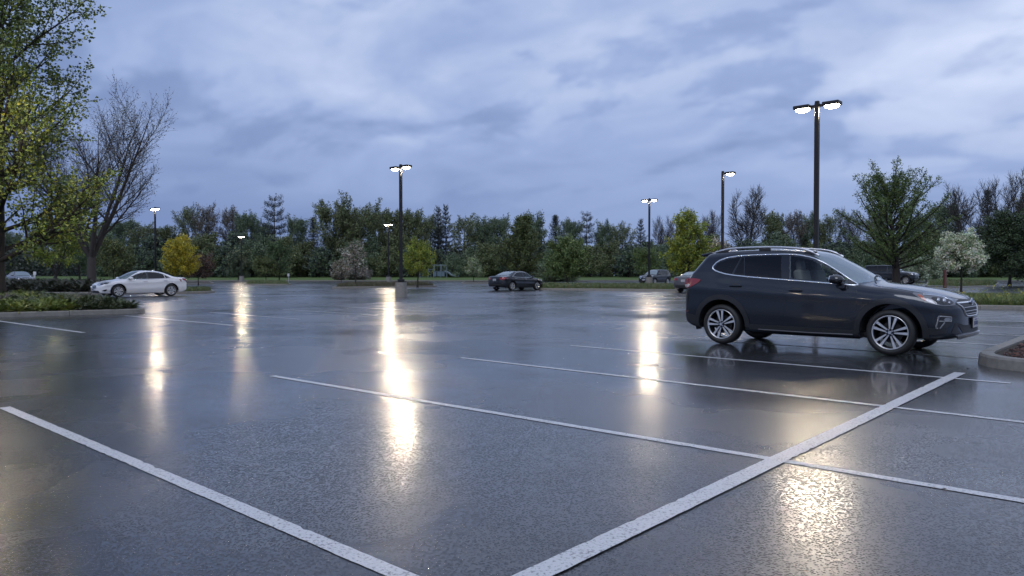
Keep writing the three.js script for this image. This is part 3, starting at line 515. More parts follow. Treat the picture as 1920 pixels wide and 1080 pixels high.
    for (const [u, v, r] of [[1759, 563.6, 0.045], [1770, 565, 0.05], [1779.5, 568.4, 0.03]]) { const [p, n] = car.on(px, u, v, 0.004); if (m) { p.z *= -1; n.z *= -1; } pr.push(new THREE.SphereGeometry(r, 18, 10).scale(0.6, 1, 1).translate(p.x, p.y, p.z)); }
    mesh('projector', pr, phys({ color: RGB(0.5, 0.5, 0.52), metalness: 0.9, roughness: 0.08 }), hl);
    mesh('lamp_cover', car.plate(round2([[1709, 549.6], [1729, 550.8], [1747, 552], [1767, 555], [1785, 562.6], [1791.5, 568.3], [1790, 572], [1774.5, 573.4], [1760, 572], [1747, 568.4], [1735.8, 563.8], [1720.5, 556.2]], 1), px, 3, 0.03, 0.004, m), M.clear, hl);
    pl('fog_lamp_recess', [[1756, 589.5], [1786, 591.5], [1787, 603.5], [1773, 618], [1751.5, 617]], M.gloss, { cell: 3, mirror: m, lift: 0.005 });
    pl('bumper_intake', [[1760, 587.4], [1777, 588.2], [1797, 594.2], [1788, 594.8], [1762, 590.6]], M.blackPlastic, { cell: 3, mirror: m, lift: 0.006 });
    mesh('fog_lamp_bezel', [car.band([[1783, 595], [1760.5, 593], [1757, 606], [1754.8, 615.5], [1758.5, 615.8]], px, 0.022, 0.018, 0.02, false, 3, m), car.band([[1783, 594.5], [1783, 602.8], [1761, 602.4]], px, 0.018, 0.016, 0.016, false, 3, m), car.band([[1771, 604.5], [1762.5, 616]], px, 0.020, 0.016, 0.016, false, 3, m)], M.trimGrey, t);
    pl('fog_lamp', [[1772, 595.6], [1781.8, 596], [1781.6, 601.6], [1769, 601.5]], M.trimGrey, { cell: 3, mirror: m, lift: 0.012 });
    mesh('bumper_cladding', car.plate([[1.98, 0.475], [2.18, 0.475], [2.30, 0.455], [2.30, 0.405], [2.15, 0.37], [1.98, 0.38]], 'side', 0.05, 0.008, 0.012, m), claddingMat, t);
    mesh('bumper_cladding', car.plate([[0.60, 0.385], [0.76, 0.40], [0.74, 0.46], [0.69, 0.56], [0.63, 0.56], [0.66, 0.47]].map(([z, y]) => [m ? -z : z, y]), 'front', 0.05, 0.010, 0.012), claddingMat, t);
  }
  const z0 = (u, v) => car.on(px, u, v, 0)[0];
  mesh('grille', car.plate(round2([[-0.47, 0.915], [-0.2, 0.935], [0.2, 0.935], [0.47, 0.915], [0.60, 0.865], [0.50, 0.78], [0.40, 0.68], [0.32, 0.655], [-0.32, 0.655], [-0.40, 0.68], [-0.50, 0.78], [-0.60, 0.865]], 1), 'front', 0.06, 0.004, 0.01), M.blackPlastic, t);
  mesh('grille_frame', car.band(round2([[-0.60, 0.868], [-0.48, 0.775], [-0.40, 0.68], [-0.32, 0.655], [0.32, 0.655], [0.40, 0.68], [0.48, 0.775], [0.60, 0.868]], 1, false), 'front', 0.026, 0.012, 0.014, false, 0.05), M.silver, t);
  for (const [y, w, h] of [[0.865, 0.60, 0.045], [0.795, 0.46, 0.018], [0.735, 0.42, 0.018], [0.69, 0.37, 0.014]]) mesh('grille_bar', car.band([[-w, y], [-w / 2, y + 0.004], [0, y + 0.006], [w / 2, y + 0.004], [w, y]], 'front', h * 0.7, h > 0.03 ? 0.016 : 0.008, 0.014, false, 0.06), h > 0.03 ? M.chrome : M.silver, t);
  { const p = car.on('front', 0, 0.862, 0.03)[0]; const em = mesh('emblem', new THREE.SphereGeometry(1, 24, 10).scale(0.012, 0.05, 0.085).translate(p.x, p.y, 0), phys({ color: RGB(0.02, 0.03, 0.10), roughness: 0.2, clearcoat: 1 }), t); mesh('emblem_rim', new THREE.TorusGeometry(1, 0.09, 8, 28).rotateY(Math.PI / 2).scale(0.05, 0.055, 0.09).translate(p.x, p.y, 0), M.chrome, em); }
  mesh('lower_grille', car.plate([[-0.55, 0.40], [0.55, 0.40], [0.66, 0.56], [0.45, 0.52], [-0.45, 0.52], [-0.66, 0.56]], 'front', 0.07, 0.006, 0.01), M.blackPlastic, t);
  mesh('skid_plate', car.plate(round2([[-0.62, 0.315], [0.62, 0.315], [0.72, 0.375], [0.50, 0.385], [-0.50, 0.385], [-0.72, 0.375]], 1), 'front', 0.06, 0.03, 0.04), M.silver, t);
  { const lp = mesh('licence_plate', rbox(0.014, 0.155, 0.31, 2.535, 0.545, 0, 0.005), M.plate, t); const ink = []; for (let i = 0; i < 7; i++) if (i !== 3) ink.push(box(0.004, 0.06, 0.022, 2.544, 0.54, -0.105 + i * 0.035)); ink.push(box(0.004, 0.012, 0.16, 2.544, 0.60, 0)); mesh('plate_marking', ink, M.plateInk, lp); mesh('plate_holder', rbox(0.02, 0.175, 0.33, 2.524, 0.545, 0, 0.006), M.blackPlastic, lp); }
  // mirrors, roof
  for (const s of [1, -1]) {
    const mi = mesh('side_mirror', new THREE.SphereGeometry(1, 28, 18).scale(0.125, 0.080, 0.105).rotateZ(-0.06).translate(0.70, 1.235, s * 1.035), M.gloss, t);
    mesh('mirror_foot', [rbox(0.10, 0.11, 0.07, 0.76, 1.125, s * 0.945, 0.025, 3), new RoundedBoxGeometry(0.09, 0.06, 0.18, 3, 0.025).rotateX(s * -0.5).translate(0.74, 1.165, s * 0.99)], M.gloss, mi);
    mesh('mirror_glass', new THREE.CylinderGeometry(0.09, 0.09, 0.012, 24).scale(1, 1, 0.72).rotateZ(Math.PI / 2).rotateX(Math.PI / 2).rotateY(0).translate(0.615, 1.235, s * 1.035), M.chrome, mi);
    const L = [[-1.70, 0.012], [-1.60, 0.028], [-1.42, 0.048], [-1.0, 0.053], [-0.4, 0.052], [0.0, 0.048], [0.14, 0.034], [0.27, 0.012]].map(([x, h]) => V(x, car.on('topdown', x, s * 0.60, 0)[0].y + h, s * (0.615)));
    mesh('roof_rail', new THREE.TubeGeometry(new THREE.CatmullRomCurve3(L), 60, 0.021, 8).scale(1, 1, 1), M.silver, t);
    for (const x of [-1.55, -0.72, 0.12]) mesh('rail_support', rbox(0.22, 0.06, 0.035, x, car.on('topdown', x, s * 0.60, 0)[0].y + 0.010, s * 0.615, 0.015), M.blackPlastic, t);
  }
  { const fin = new THREE.Shape(); fin.moveTo(-0.09, 0); fin.quadraticCurveTo(-0.085, 0.07, -0.05, 0.072); fin.quadraticCurveTo(0.02, 0.05, 0.10, 0); fin.lineTo(-0.09, 0); mesh('antenna', new THREE.ExtrudeGeometry(fin, { depth: 0.02, bevelEnabled: true, bevelSize: 0.012, bevelThickness: 0.016, bevelSegments: 3 }).translate(-1.62, car.top(-1.62) - 0.008, -0.01), M.silver, t); }
  for (const z of [0.35, -0.25]) mesh('wiper', [tube([V(1.14, car.on('topdown', 1.10, z, 0)[0].y + 0.015, z), V(1.03, car.on('topdown', 1.03, z - 0.3, 0)[0].y + 0.02, z - 0.3), V(1.0, car.on('topdown', 1.0, z - 0.55, 0)[0].y + 0.02, z - 0.55)], 0.011, 6)], M.blackPlastic, t);
  // cabin
  const seat = (x, z) => [new RoundedBoxGeometry(0.52, 0.16, 0.5, 2, 0.06).translate(x, 0.80, z), new RoundedBoxGeometry(0.16, 0.62, 0.48, 2, 0.06).rotateZ(0.2).translate(x - 0.30, 1.10, z), new RoundedBoxGeometry(0.10, 0.18, 0.26, 2, 0.04).rotateZ(0.15).translate(x - 0.37, 1.475, z)];
  mesh('front_seat', seat(0.22, 0.38), M.seat, t); mesh('front_seat', seat(0.22, -0.38), M.seat, t);
  mesh('rear_seat', [new RoundedBoxGeometry(0.5, 0.16, 1.3, 2, 0.06).translate(-0.75, 0.80, 0), new RoundedBoxGeometry(0.16, 0.6, 1.3, 2, 0.06).rotateZ(0.25).translate(-1.05, 1.08, 0)], M.seat, t);
  mesh('dashboard', [rbox(0.50, 0.30, 1.40, 0.88, 1.02, 0, 0.08, 3), new THREE.TorusGeometry(0.18, 0.016, 8, 24).rotateY(Math.PI / 2).rotateZ(-0.4).translate(0.58, 1.12, -0.38)], M.cabin, t);
  for (const x of [-1.445, 1.505]) for (const z of [0.785, -0.785]) wheel(t, x, z, 0.376, 0.277, 0.235, { ...SPLIT5, phase: x > 0 ? 1.42 : 1.72 });
}
// ---------------------------------------------------------------- kerbed islands, lawn
M.kerb = std({ map: tinted(field(512, (u, v) => 0.5 + 0.42 * fbm(u * 9, v * 9, 9, 151, 5, 0.6) + 0.3 * (hash(Math.floor(u * 512), Math.floor(v * 512), 13) - 0.5)), 512, [0.095, 0.088, 0.075], [0.25, 0.235, 0.205], { repeat: 1 / 1.3 }), roughness: 0.6, bumpMap: grainMap(1 / 0.8), bumpScale: 0.0015 });
M.soil = std({ map: tinted(field(512, (u, v) => 0.5 + 0.5 * fbm(u * 14, v * 14, 14, 161, 5, 0.6)), 512, [0.018, 0.014, 0.010], [0.055, 0.042, 0.030], { repeat: 1 / 2 }), roughness: 0.95, bumpMap: grainMap(1 / 3), bumpScale: 0.02 });
M.turf = std({ map: tinted(field(512, (u, v) => 0.5 + 0.5 * fbm(u * 16, v * 16, 16, 171, 5, 0.65)), 512, [0.05, 0.085, 0.018], [0.11, 0.17, 0.035], { repeat: 1 / 9 }), roughness: 0.95, bumpMap: grainMap(1 / 5), bumpScale: 0.05 });
function fillet(P, r, n = 7) {
  const o = [];
  for (let i = 0; i < P.length; i++) {
    const p = P[i], a = P[(i + P.length - 1) % P.length].clone().sub(p), b = P[(i + 1) % P.length].clone().sub(p), d = Math.min(r, a.length() * 0.45, b.length() * 0.45), s = p.clone().add(a.normalize().multiplyScalar(d)), e = p.clone().add(b.normalize().multiplyScalar(d));
    for (let k = 0; k <= n; k++) { const t = k / n; o.push(s.clone().multiplyScalar((1 - t) * (1 - t)).addScaledVector(p, 2 * t * (1 - t)).addScaledVector(e, t * t)); }
  }
  return o;
}
function inset(P, d) { let ar = 0; const n = P.length; P.forEach((p, i) => { const q = P[(i + 1) % n]; ar += p.x * q.z - q.x * p.z; }); const s = ar > 0 ? 1 : -1; return P.map((p, i) => { const t = P[(i + 1) % n].clone().sub(P[(i + n - 1) % n]).setY(0).normalize(); return p.clone().add(V(-t.z, 0, t.x).multiplyScalar(s * d)); }); }
function sheet(P, y, bump = 0, cell = 0) {                 // flat planting area with an outline
  const sh = new THREE.Shape(P.map((p) => new THREE.Vector2(p.x, -p.z))), g = new THREE.ShapeGeometry(sh).rotateX(-Math.PI / 2).translate(0, y, 0), p = g.attributes.position, uv = g.attributes.uv; for (let i = 0; i < p.count; i++) uv.setXY(i, p.getX(i), -p.getZ(i)); return g;
}
function island(label, corners, { r = 0.8, h = 0.15, w = 0.17, piece = 2.4, gap = 0.012, fill = M.soil, pieces = true } = {}) {
  const P = fillet(corners, r), g = new THREE.Group(); g.name = numbered('planted_island'); scene.add(g); describe(g, label, null, null, 'structure');
  const n = P.length, O = [P], prof = [[0, 0], [0.012, h * 0.8], [0.035, h], [w, h], [w, 0]], rings = prof.map(([d, y]) => inset(P, d).map((p) => p.clone().setY(y)));
  const cum = [0]; for (let i = 0; i < n; i++) cum.push(cum[i] + P[i].distanceTo(P[(i + 1) % n]));
  const total = cum[n], m = pieces ? Math.max(3, Math.round(total / piece)) : 3, atS = (k, s) => { s = ((s % total) + total) % total; let i = 0; while (cum[i + 1] < s) i++; const t = (s - cum[i]) / (cum[i + 1] - cum[i]); return rings[k][i].clone().lerp(rings[k][(i + 1) % n], t); };
  const rr = rng(Math.round(total * 100));
  for (let q = 0; q < m; q++) {
    const s0 = total * q / m + gap / 2, s1 = total * (q + 1) / m - gap / 2, ss = [s0, ...cum.filter((c) => c > s0 && c < s1), s1], pos = [], uv = [], idx = [], dy = pieces ? (rr() - 0.5) * 0.008 : 0;
    ss.forEach((s) => prof.forEach((_, k) => { const p = atS(k, s); pos.push(p.x, p.y + (p.y > 0 ? dy : 0), p.z); uv.push(s, prof[k][1] + prof[k][0]); }));
    for (let i = 0; i < ss.length - 1; i++) for (let k = 0; k < 4; k++) { const a = i * 5 + k, b = a + 5; idx.push(a, b, a + 1, a + 1, b, b + 1); }
    for (const e of [0, (ss.length - 1) * 5]) idx.push(e, e + 1, e + 2, e, e + 2, e + 3, e, e + 3, e + 4);
    let kg = new THREE.BufferGeometry(); kg.setAttribute('position', new THREE.Float32BufferAttribute(pos, 3)); kg.setAttribute('uv', new THREE.Float32BufferAttribute(uv, 2)); kg.setIndex(idx); kg = kg.toNonIndexed(); kg.computeVertexNormals();
    mesh('kerb_stone', kg, M.kerb, g);
  }
  mesh('bed', sheet(inset(P, w * 0.8), h - 0.03), fill, g);
  return { P, inner: inset(P, w + 0.1), h, g };
}
const gp = (list) => list.map(([x, y]) => G(x, y));
const c0 = G(288, 587), e0 = G(0, 597).sub(G(265, 589.5)).normalize(), a0 = A.clone().multiplyScalar(-1);
const I1 = island('large kerbed island with green juniper at the left edge', [c0, c0.clone().addScaledVector(e0, 16), c0.clone().addScaledVector(e0, 16).addScaledVector(a0, 12), c0.clone().addScaledVector(a0, 12)], { r: 0.9, piece: 2.9 });
const c2 = G(208, 552), I2 = island('darker planted island behind the juniper, left of the white sedan', [c2, c2.clone().add(V(-16, 0, 1.5)), c2.clone().add(V(-18, 0, -8)), c2.clone().add(V(1, 0, -9))], { r: 1, pieces: false });
const far = { pieces: false, r: 1.2 };
const I3 = island('low grassy island end just behind the white sedan', gp([[318, 551.8], [405, 549.5], [397, 545.6], [330, 546]]), { ...far, fill: M.turf });
const I4 = island('far small island between the white sedan and the far lamp', gp([[338, 534.5], [402, 532.5], [394, 529.5], [338, 530]]), far);
const I5 = island('far island with two young trees left of the centre', gp([[455, 534.8], [547, 534.8], [537, 531], [470, 530.6]]), { ...far, fill: M.turf });
const I6 = island('long island with blossom tree behind the centre lamp post', gp([[620, 541.2], [820, 538.2], [806, 534], [650, 534.6]]), far);
const I7 = island('far island tip with a pale young tree', gp([[864, 532.2], [924, 531.8], [918, 529], [870, 529.2]]), far);
const I8 = island('long grassy median between the black sedan and the dark grey one', gp([[1006, 543.6], [1282, 546.4], [1284, 539.5], [1010, 538]]), { ...far, fill: M.turf });
const I9 = island('far right grassy island with the red post', gp([[1735, 537.4], [1800, 540], [1868, 537.6], [1874, 532], [1800, 529.5], [1738, 531]]), { ...far, fill: M.turf });
const I10 = island('grassy kerbed strip right behind the SUV bonnet', gp([[1690, 576.5], [2000, 582.5], [2000, 567], [1700, 563.5]]), { fill: M.turf, piece: 3 });
const K = G(1806, 689.5), I11 = island('kerbed island of brown mulch at the right edge', [K, K.clone().addScaledVector(A, 6.5), K.clone().addScaledVector(A, 6.5).addScaledVector(B, 7.5), K.clone().addScaledVector(B, 7.5)], { r: 1.15, h: 0.165, w: 0.2, piece: 3.1 });
{ // the lawn in front of the wood, and the bank that closes the lot on the left
  const g = new THREE.PlaneGeometry(330, 90, 110, 30).rotateX(-Math.PI / 2).translate(60, 0, -162), p = g.attributes.position, uv = g.attributes.uv;
  for (let i = 0; i < p.count; i++) { const x = p.getX(i), z = p.getZ(i); p.setY(i, 0.13 + 0.06 * vnoise(x * 0.1, z * 0.1, 999, 181) + smooth(-120, -150, z) * 0.45); uv.setXY(i, x, -z); }
  g.computeVertexNormals(); describe(structure('lawn', g, M.turf), 'strip of mown lawn along the foot of the wood');
  describe(structure('lawn_kerb', box(330, 0.15, 0.2, 60, 0.075, -116.9), M.kerb), 'low kerb along the far lawn');
  const b = new THREE.PlaneGeometry(260, 90, 80, 30).rotateX(-Math.PI / 2).translate(-235, 0, -182), q = b.attributes.position, u2 = b.attributes.uv;
  for (let i = 0; i < q.count; i++) { const x = q.getX(i), z = q.getZ(i); q.setY(i, 0.05 + smooth(-136, -175, z) * 2.2 + 0.08 * vnoise(x * 0.1, z * 0.1, 999, 183)); u2.setXY(i, x, -z); }
  b.computeVertexNormals(); describe(structure('grass_bank', b, M.turf), 'grass bank at the far left edge of the lot');
}
// ---------------------------------------------------------------- trees: a trunk with limbs, branches and twigs grown one from another, and leaves set along the twigs
const UP = V(0, 1, 0);
function limbTube(out, pts, r0, r1, sides) {               // tapered tube through points, appended to {pos,nor,idx,uv}
  let prev = null, base = out.pos.length / 3; const n = pts.length;
  for (let i = 0; i < n; i++) {
    const d = (i < n - 1 ? pts[i + 1].clone().sub(pts[i]) : pts[i].clone().sub(pts[i - 1])).normalize();
    let s = prev ? prev.clone().addScaledVector(d, -prev.dot(d)).normalize() : V(d.y, d.z, d.x).cross(d).normalize(); prev = s; const t = d.clone().cross(s), r = mix(r0, r1, i / (n - 1));
    for (let k = 0; k < sides; k++) { const a = k / sides * 6.28319, nx = s.clone().multiplyScalar(Math.cos(a)).addScaledVector(t, Math.sin(a)); out.pos.push(pts[i].x + nx.x * r, pts[i].y + nx.y * r, pts[i].z + nx.z * r); out.nor.push(nx.x, nx.y, nx.z); out.uv.push(k / sides, pts[i].y); }
    if (i) for (let k = 0; k < sides; k++) { const a = base + (i - 1) * sides + k, b = base + (i - 1) * sides + (k + 1) % sides; out.idx.push(a, b, a + sides, b, b + sides, a + sides); }
  }
}
function fit(g, o) {                                       // brought to the wanted height and crown radius
  if (o.fit === false) return g;
  const r = g.leaves.map(([p]) => Math.hypot(p.x, p.z)).sort((a, b) => a - b), y = g.leaves.map(([p]) => p.y).sort((a, b) => a - b), sx = o.radius / r[Math.floor(r.length * 0.955)], sy = o.height / y[Math.floor(y.length * 0.998)];
  g.wood.scale(sx, sy, sx); for (const [p] of g.leaves) { p.x *= sx; p.y *= sy; p.z *= sx; } return g;
}
function growTree(o) {
  const R = rng(o.seed), wood = { pos: [], nor: [], uv: [], idx: [] }, leaves = [], S = (a) => (R() * 2 - 1) * a;
  const H = o.height, tr = o.trunk ?? H * 0.022, clear = o.clear ?? 0.2, stems = o.stems ?? 1;
  function path(p, d, len, steps, wob, lift) { const pts = [p.clone()], q = p.clone(), v = d.clone().normalize(); for (let i = 0; i < steps; i++) { v.add(V(S(wob), S(wob) + lift, S(wob))).normalize(); q.addScaledVector(v, len / steps); pts.push(q.clone()); } return pts; }
  const along = (pts, t) => { const f = clamp(t) * (pts.length - 1), i = Math.min(pts.length - 2, f | 0); return [pts[i].clone().lerp(pts[i + 1], f - i), pts[i + 1].clone().sub(pts[i]).normalize()]; };
  const aside = (d, ang, az) => { const s = Math.abs(d.y) < 0.95 ? d.clone().cross(UP).normalize() : V(1, 0, 0), t = d.clone().cross(s); return d.clone().multiplyScalar(Math.cos(ang)).addScaledVector(s, Math.sin(ang) * Math.cos(az)).addScaledVector(t, Math.sin(ang) * Math.sin(az)); };
  function twig(p, d, len) {
    const pts = path(p, d, len, 3, 0.16, o.twigLift ?? 0.05); limbTube(wood, pts, (o.twigR ?? 0.006) * 1.0, (o.twigR ?? 0.006) * 0.45, 3);
    const n = o.leaves ?? 4; for (let i = 0; i < n; i++) { const [q, v] = along(pts, 0.3 + 0.75 * (i + R()) / n); leaves.push([q.add(V(S(o.scatter ?? 0.06), S(o.scatter ?? 0.06), S(o.scatter ?? 0.06))), v, 0.7 + 0.6 * R()]); }
  }
  function branch(p, d, len, r, level) {
    const pts = path(p, d, len, 4, o.wobble ?? 0.12, o.lift ?? 0.06), end = Math.max(o.twigR ?? 0.006, r * 0.3); limbTube(wood, pts, r, end, level > 1 ? 5 : 4);
    const n = Math.max(2, Math.round((level > 1 ? o.branches ?? 6 : o.twigs ?? 6) * clamp(len / (level > 1 ? o.branchRef ?? 3 : o.twigRef ?? 1.2), 0.4, 1.6)));
    for (let i = 0; i < n; i++) {
      const t = (level > 1 ? 0.22 : 0.15) + (level > 1 ? 0.78 : 0.85) * (i + R() * 0.9) / n, [q, v] = along(pts, t), dd = aside(v, (o.fork ?? 0.75) * (0.7 + 0.6 * R()), i * 2.4 + R()); dd.y += o.rise ?? 0.15; dd.normalize();
      if (level > 1) branch(q, dd, len * (0.5 - 0.28 * t) * (0.8 + 0.5 * R()), mix(r, end, t) * 0.6, level - 1); else twig(q, dd, (o.twig ?? 0.5) * (0.6 + 0.8 * R()));
    }
    if (level <= 1) twig(pts[pts.length - 1], pts[pts.length - 1].clone().sub(pts[pts.length - 2]), (o.twig ?? 0.5)); else branch(pts[pts.length - 1], pts[pts.length - 1].clone().sub(pts[pts.length - 2]).normalize(), len * 0.35, end, level - 1);
  }
  for (let s = 0; s < stems; s++) {
    const az = s * 2.4 + (o.turn ?? 0), out = stems > 1 ? o.splay ?? 0.35 : 0, d0 = V(Math.cos(az) * out, 1, Math.sin(az) * out).normalize(), from = stems > 1 ? V(0, H * clear * 0.8, 0) : V(0, 0, 0), tl = stems > 1 ? H * (1 - clear * 0.8) * (0.8 + 0.25 * R()) : H * (o.lead ?? 0.94);
    const tp = path(from, d0, tl, 9, o.trunkWobble ?? 0.03, stems > 1 ? 0.03 : 0.01), r0 = stems > 1 ? tr * 0.62 : tr;
    limbTube(wood, tp, r0, Math.max(0.012, r0 * 0.12), 8);
    if (!s) { const fl = stems > 1 ? H * clear * 0.85 : H * 0.05; limbTube(wood, stems > 1 ? [V(0, -0.1, 0), V(0.02, fl * 0.2, 0), V(0, fl * 0.6, 0.02), V(0, fl, 0)] : [V(0, -0.1, 0), V(0, 0.05, 0), V(0, fl, 0)], stems > 1 ? tr * 1.1 : tr * 1.5, stems > 1 ? tr * 0.85 : tr * 0.98, 9); }
    const n = Math.round((o.limbs ?? 14) / stems * (stems > 1 ? 1.1 : 1)), t0 = stems > 1 ? 0.12 : clear;
    for (let i = 0; i < n; i++) {
      const u = (i + 0.35 * R()) / n, t = t0 + (0.97 - t0) * Math.pow(u, o.spacing ?? 1), [q, v] = along(tp, t), hgt = clamp((q.y - H * clear) / (H * (1 - clear)));
      const len = o.radius * (o.shape ?? ((x) => Math.sqrt(Math.max(0.03, 1 - (2 * x - 0.8) ** 2 / 1.5))))(hgt) * (0.75 + 0.45 * R()), ang = mix(o.angle?.[0] ?? 1.15, o.angle?.[1] ?? 0.45, hgt), a = i * 2.39996 + S(0.4) + s;
      const dir = V(Math.cos(a) * Math.sin(ang), Math.cos(ang), Math.sin(a) * Math.sin(ang)); if (stems > 1) dir.addScaledVector(v, 0.3).normalize();
      branch(q, dir, len, Math.min(mix(r0, 0.03, t) * 0.55, 0.02 + len * 0.022), o.levels ?? 2);
    }
    branch(tp[9], tp[9].clone().sub(tp[8]).normalize(), o.radius * 0.3, 0.02, 1);
  }
  return fit({ wood: geo3(wood.pos, wood.nor, wood.uv, wood.idx), leaves }, o);
}
function growPine(o) {                                     // whorls of level limbs that turn up at their ends, with tufts of needles
  const R = rng(o.seed), wood = { pos: [], nor: [], uv: [], idx: [] }, leaves = [], H = o.height, S = (a) => (R() * 2 - 1) * a;
  limbTube(wood, [V(0, -0.1, 0), V(S(0.08), H * 0.35, S(0.08)), V(S(0.1), H * 0.7, S(0.1)), V(0, H, 0)], o.trunk ?? H * 0.018, 0.02, 7);
  for (let y = H * o.clear; y < H * 0.99; y += o.whorl * (0.7 + 0.5 * R())) {
    const u = (y / H - o.clear) / (1 - o.clear), len = o.radius * o.shape(u), n = Math.round(o.per * (0.7 + 0.6 * R())), az = R() * 6.28;
    for (let i = 0; i < n; i++) {
      const a = az + i / n * 6.283 + S(0.3), l = len * (0.55 + 0.6 * R()), st = mix(o.droop[0], o.droop[1], u) + S(0.1), pts = [];
      for (let k = 0; k <= 5; k++) { const t = k / 5; pts.push(V(Math.cos(a) * l * t, y + l * (st * t + o.tip * t * t), Math.sin(a) * l * t)); }
      limbTube(wood, pts, 0.02 + l * 0.012, 0.012, 4);
      const m = Math.max(3, Math.round(l / o.tuft));
      for (let k = 0; k < m; k++) { const t = 0.22 + 0.78 * (k + R()) / m, f = t * 5, j = Math.min(4, f | 0), p = pts[j].clone().lerp(pts[j + 1], f - j), w = l * 0.24 * (1.1 - t); for (let q = 0; q < o.side; q++) leaves.push([p.clone().add(V(S(w), S(0.08) + 0.06, S(w))), V(Math.cos(a) + S(0.8), 0.35 + S(0.4), Math.sin(a) + S(0.8)).normalize(), 0.7 + 0.6 * R()]); }
    }
  }
  return fit({ wood: geo3(wood.pos, wood.nor, wood.uv, wood.idx), leaves }, o);
}
// small leaf shapes: a folded blade of four faces, in sprigs
function leafSprig(n, size, seed, { narrow = 0.5, spread = 1, blossom = false } = {}) {
  const R = rng(seed), pos = [], idx = [];
  for (let i = 0; i < n; i++) {
    const c = V(R() - 0.5, R() - 0.5, R() - 0.5).multiplyScalar(size * 1.6 * spread), d = V(R() - 0.5, (R() - 0.5) * 0.9 - 0.1, R() - 0.5).normalize(), s = V(R() - 0.5, R() - 0.5, R() - 0.5).cross(d).normalize(), nn = d.clone().cross(s), L = size * (0.7 + 0.6 * R()), w = L * narrow, k = pos.length / 3;
    const P = [c, c.clone().addScaledVector(d, L * 0.45).addScaledVector(s, w * 0.5).addScaledVector(nn, w * 0.18), c.clone().addScaledVector(d, L).addScaledVector(nn, -w * 0.1), c.clone().addScaledVector(d, L * 0.45).addScaledVector(s, -w * 0.5).addScaledVector(nn, w * 0.18), c.clone().addScaledVector(d, L * 0.5)];
    for (const p of P) pos.push(p.x, p.y, p.z); idx.push(k, k + 1, k + 4, k + 4, k + 1, k + 2, k, k + 4, k + 3, k + 4, k + 2, k + 3);
  }
  let g = new THREE.BufferGeometry(); g.setAttribute('position', new THREE.Float32BufferAttribute(pos, 3)); g.setIndex(idx); g = g.toNonIndexed(); g.computeVertexNormals(); return g;
}
const leafMat = (o = {}) => phys({ color: RGB(1, 1, 1), roughness: 0.62, transmission: 0.35, thickness: 0, side: THREE.DoubleSide, ...o });
M.leaf = leafMat(); M.leafFar = leafMat({ vertexColors: true, transmission: 0.25 });
M.barkDark = std({ color: RGB(0.030, 0.025, 0.021), roughness: 0.9, bumpMap: grainMap(3), bumpScale: 0.01 });
M.barkGrey = std({ color: RGB(0.055, 0.048, 0.043), roughness: 0.9, bumpMap: grainMap(3), bumpScale: 0.01 });
const tone = (c, R, v = 0.35) => { const k = 1.5 * (1 + (R() * 2 - 1) * v), h = 1 + (R() * 2 - 1) * v * 0.4; return RGB(c[0] * k * h, c[1] * k, c[2] * k); };
function crown(name, leaves, geo, cols, parent, seed, mat = M.leaf) {
  const im = new THREE.InstancedMesh(geo, mat, leaves.length), R = rng(seed), m = new THREE.Matrix4(), q = new THREE.Quaternion(), e = new THREE.Euler();
  leaves.forEach(([p, d, s], i) => { e.set(R() * 6.28, R() * 6.28, R() * 6.28); q.setFromEuler(e); m.compose(p, q, V(s, s, s)); im.setMatrixAt(i, m); im.setColorAt(i, tone(cols[Math.floor(R() * cols.length)], R)); });
  im.name = name; im.userData.kind = 'stuff'; im.castShadow = im.receiveShadow = true; parent.add(im); return im;
}
let treeSeed = 500;
function lotTree(label, base, o, { cols, leaf = leafSprig(4, 0.16, 3), bark = M.barkDark, name = 'tree', category = 'tree', foliage = 'crown' }) {
  const t = thing(name, label, category, base), g = growTree({ seed: treeSeed++, ...o });
  mesh('trunk', g.wood, bark, t); crown(foliage, g.leaves, leaf, cols, t, treeSeed); return t;
}
const YG = [[0.16, 0.20, 0.014], [0.11, 0.155, 0.014], [0.21, 0.23, 0.016]], OLIVE = [[0.060, 0.080, 0.016], [0.045, 0.065, 0.014], [0.08, 0.095, 0.018]], GREEN = [[0.045, 0.080, 0.022], [0.035, 0.065, 0.02], [0.06, 0.10, 0.025]];
const YELLOW = [[0.44, 0.35, 0.014], [0.34, 0.29, 0.014], [0.20, 0.19, 0.015]], RED = [[0.07, 0.035, 0.022], [0.05, 0.03, 0.02], [0.09, 0.05, 0.03]], BLOSSOM = [[0.30, 0.27, 0.22], [0.20, 0.165, 0.13], [0.13, 0.13, 0.06], [0.34, 0.31, 0.26]], WHITE = [[0.44, 0.46, 0.34], [0.34, 0.38, 0.24], [0.50, 0.50, 0.42], [0.16, 0.21, 0.09]];
const flat = (v) => v.setY(0);
const sprigS = leafSprig(5, 0.12, 4), sprigM = leafSprig(5, 0.17, 5), sprigL = leafSprig(6, 0.22, 6), petals = leafSprig(7, 0.11, 8, { narrow: 0.8 });
const cone = (x) => 0.25 + 0.95 * Math.pow(1 - x, 0.8) * smooth(-0.1, 0.12, x), oval = (x) => Math.sqrt(Math.max(0.04, 1 - ((x - 0.42) / 0.62) ** 2)), vase = (x) => 0.6 + 0.55 * Math.sin(Math.PI * clamp(x * 0.9 + 0.12));
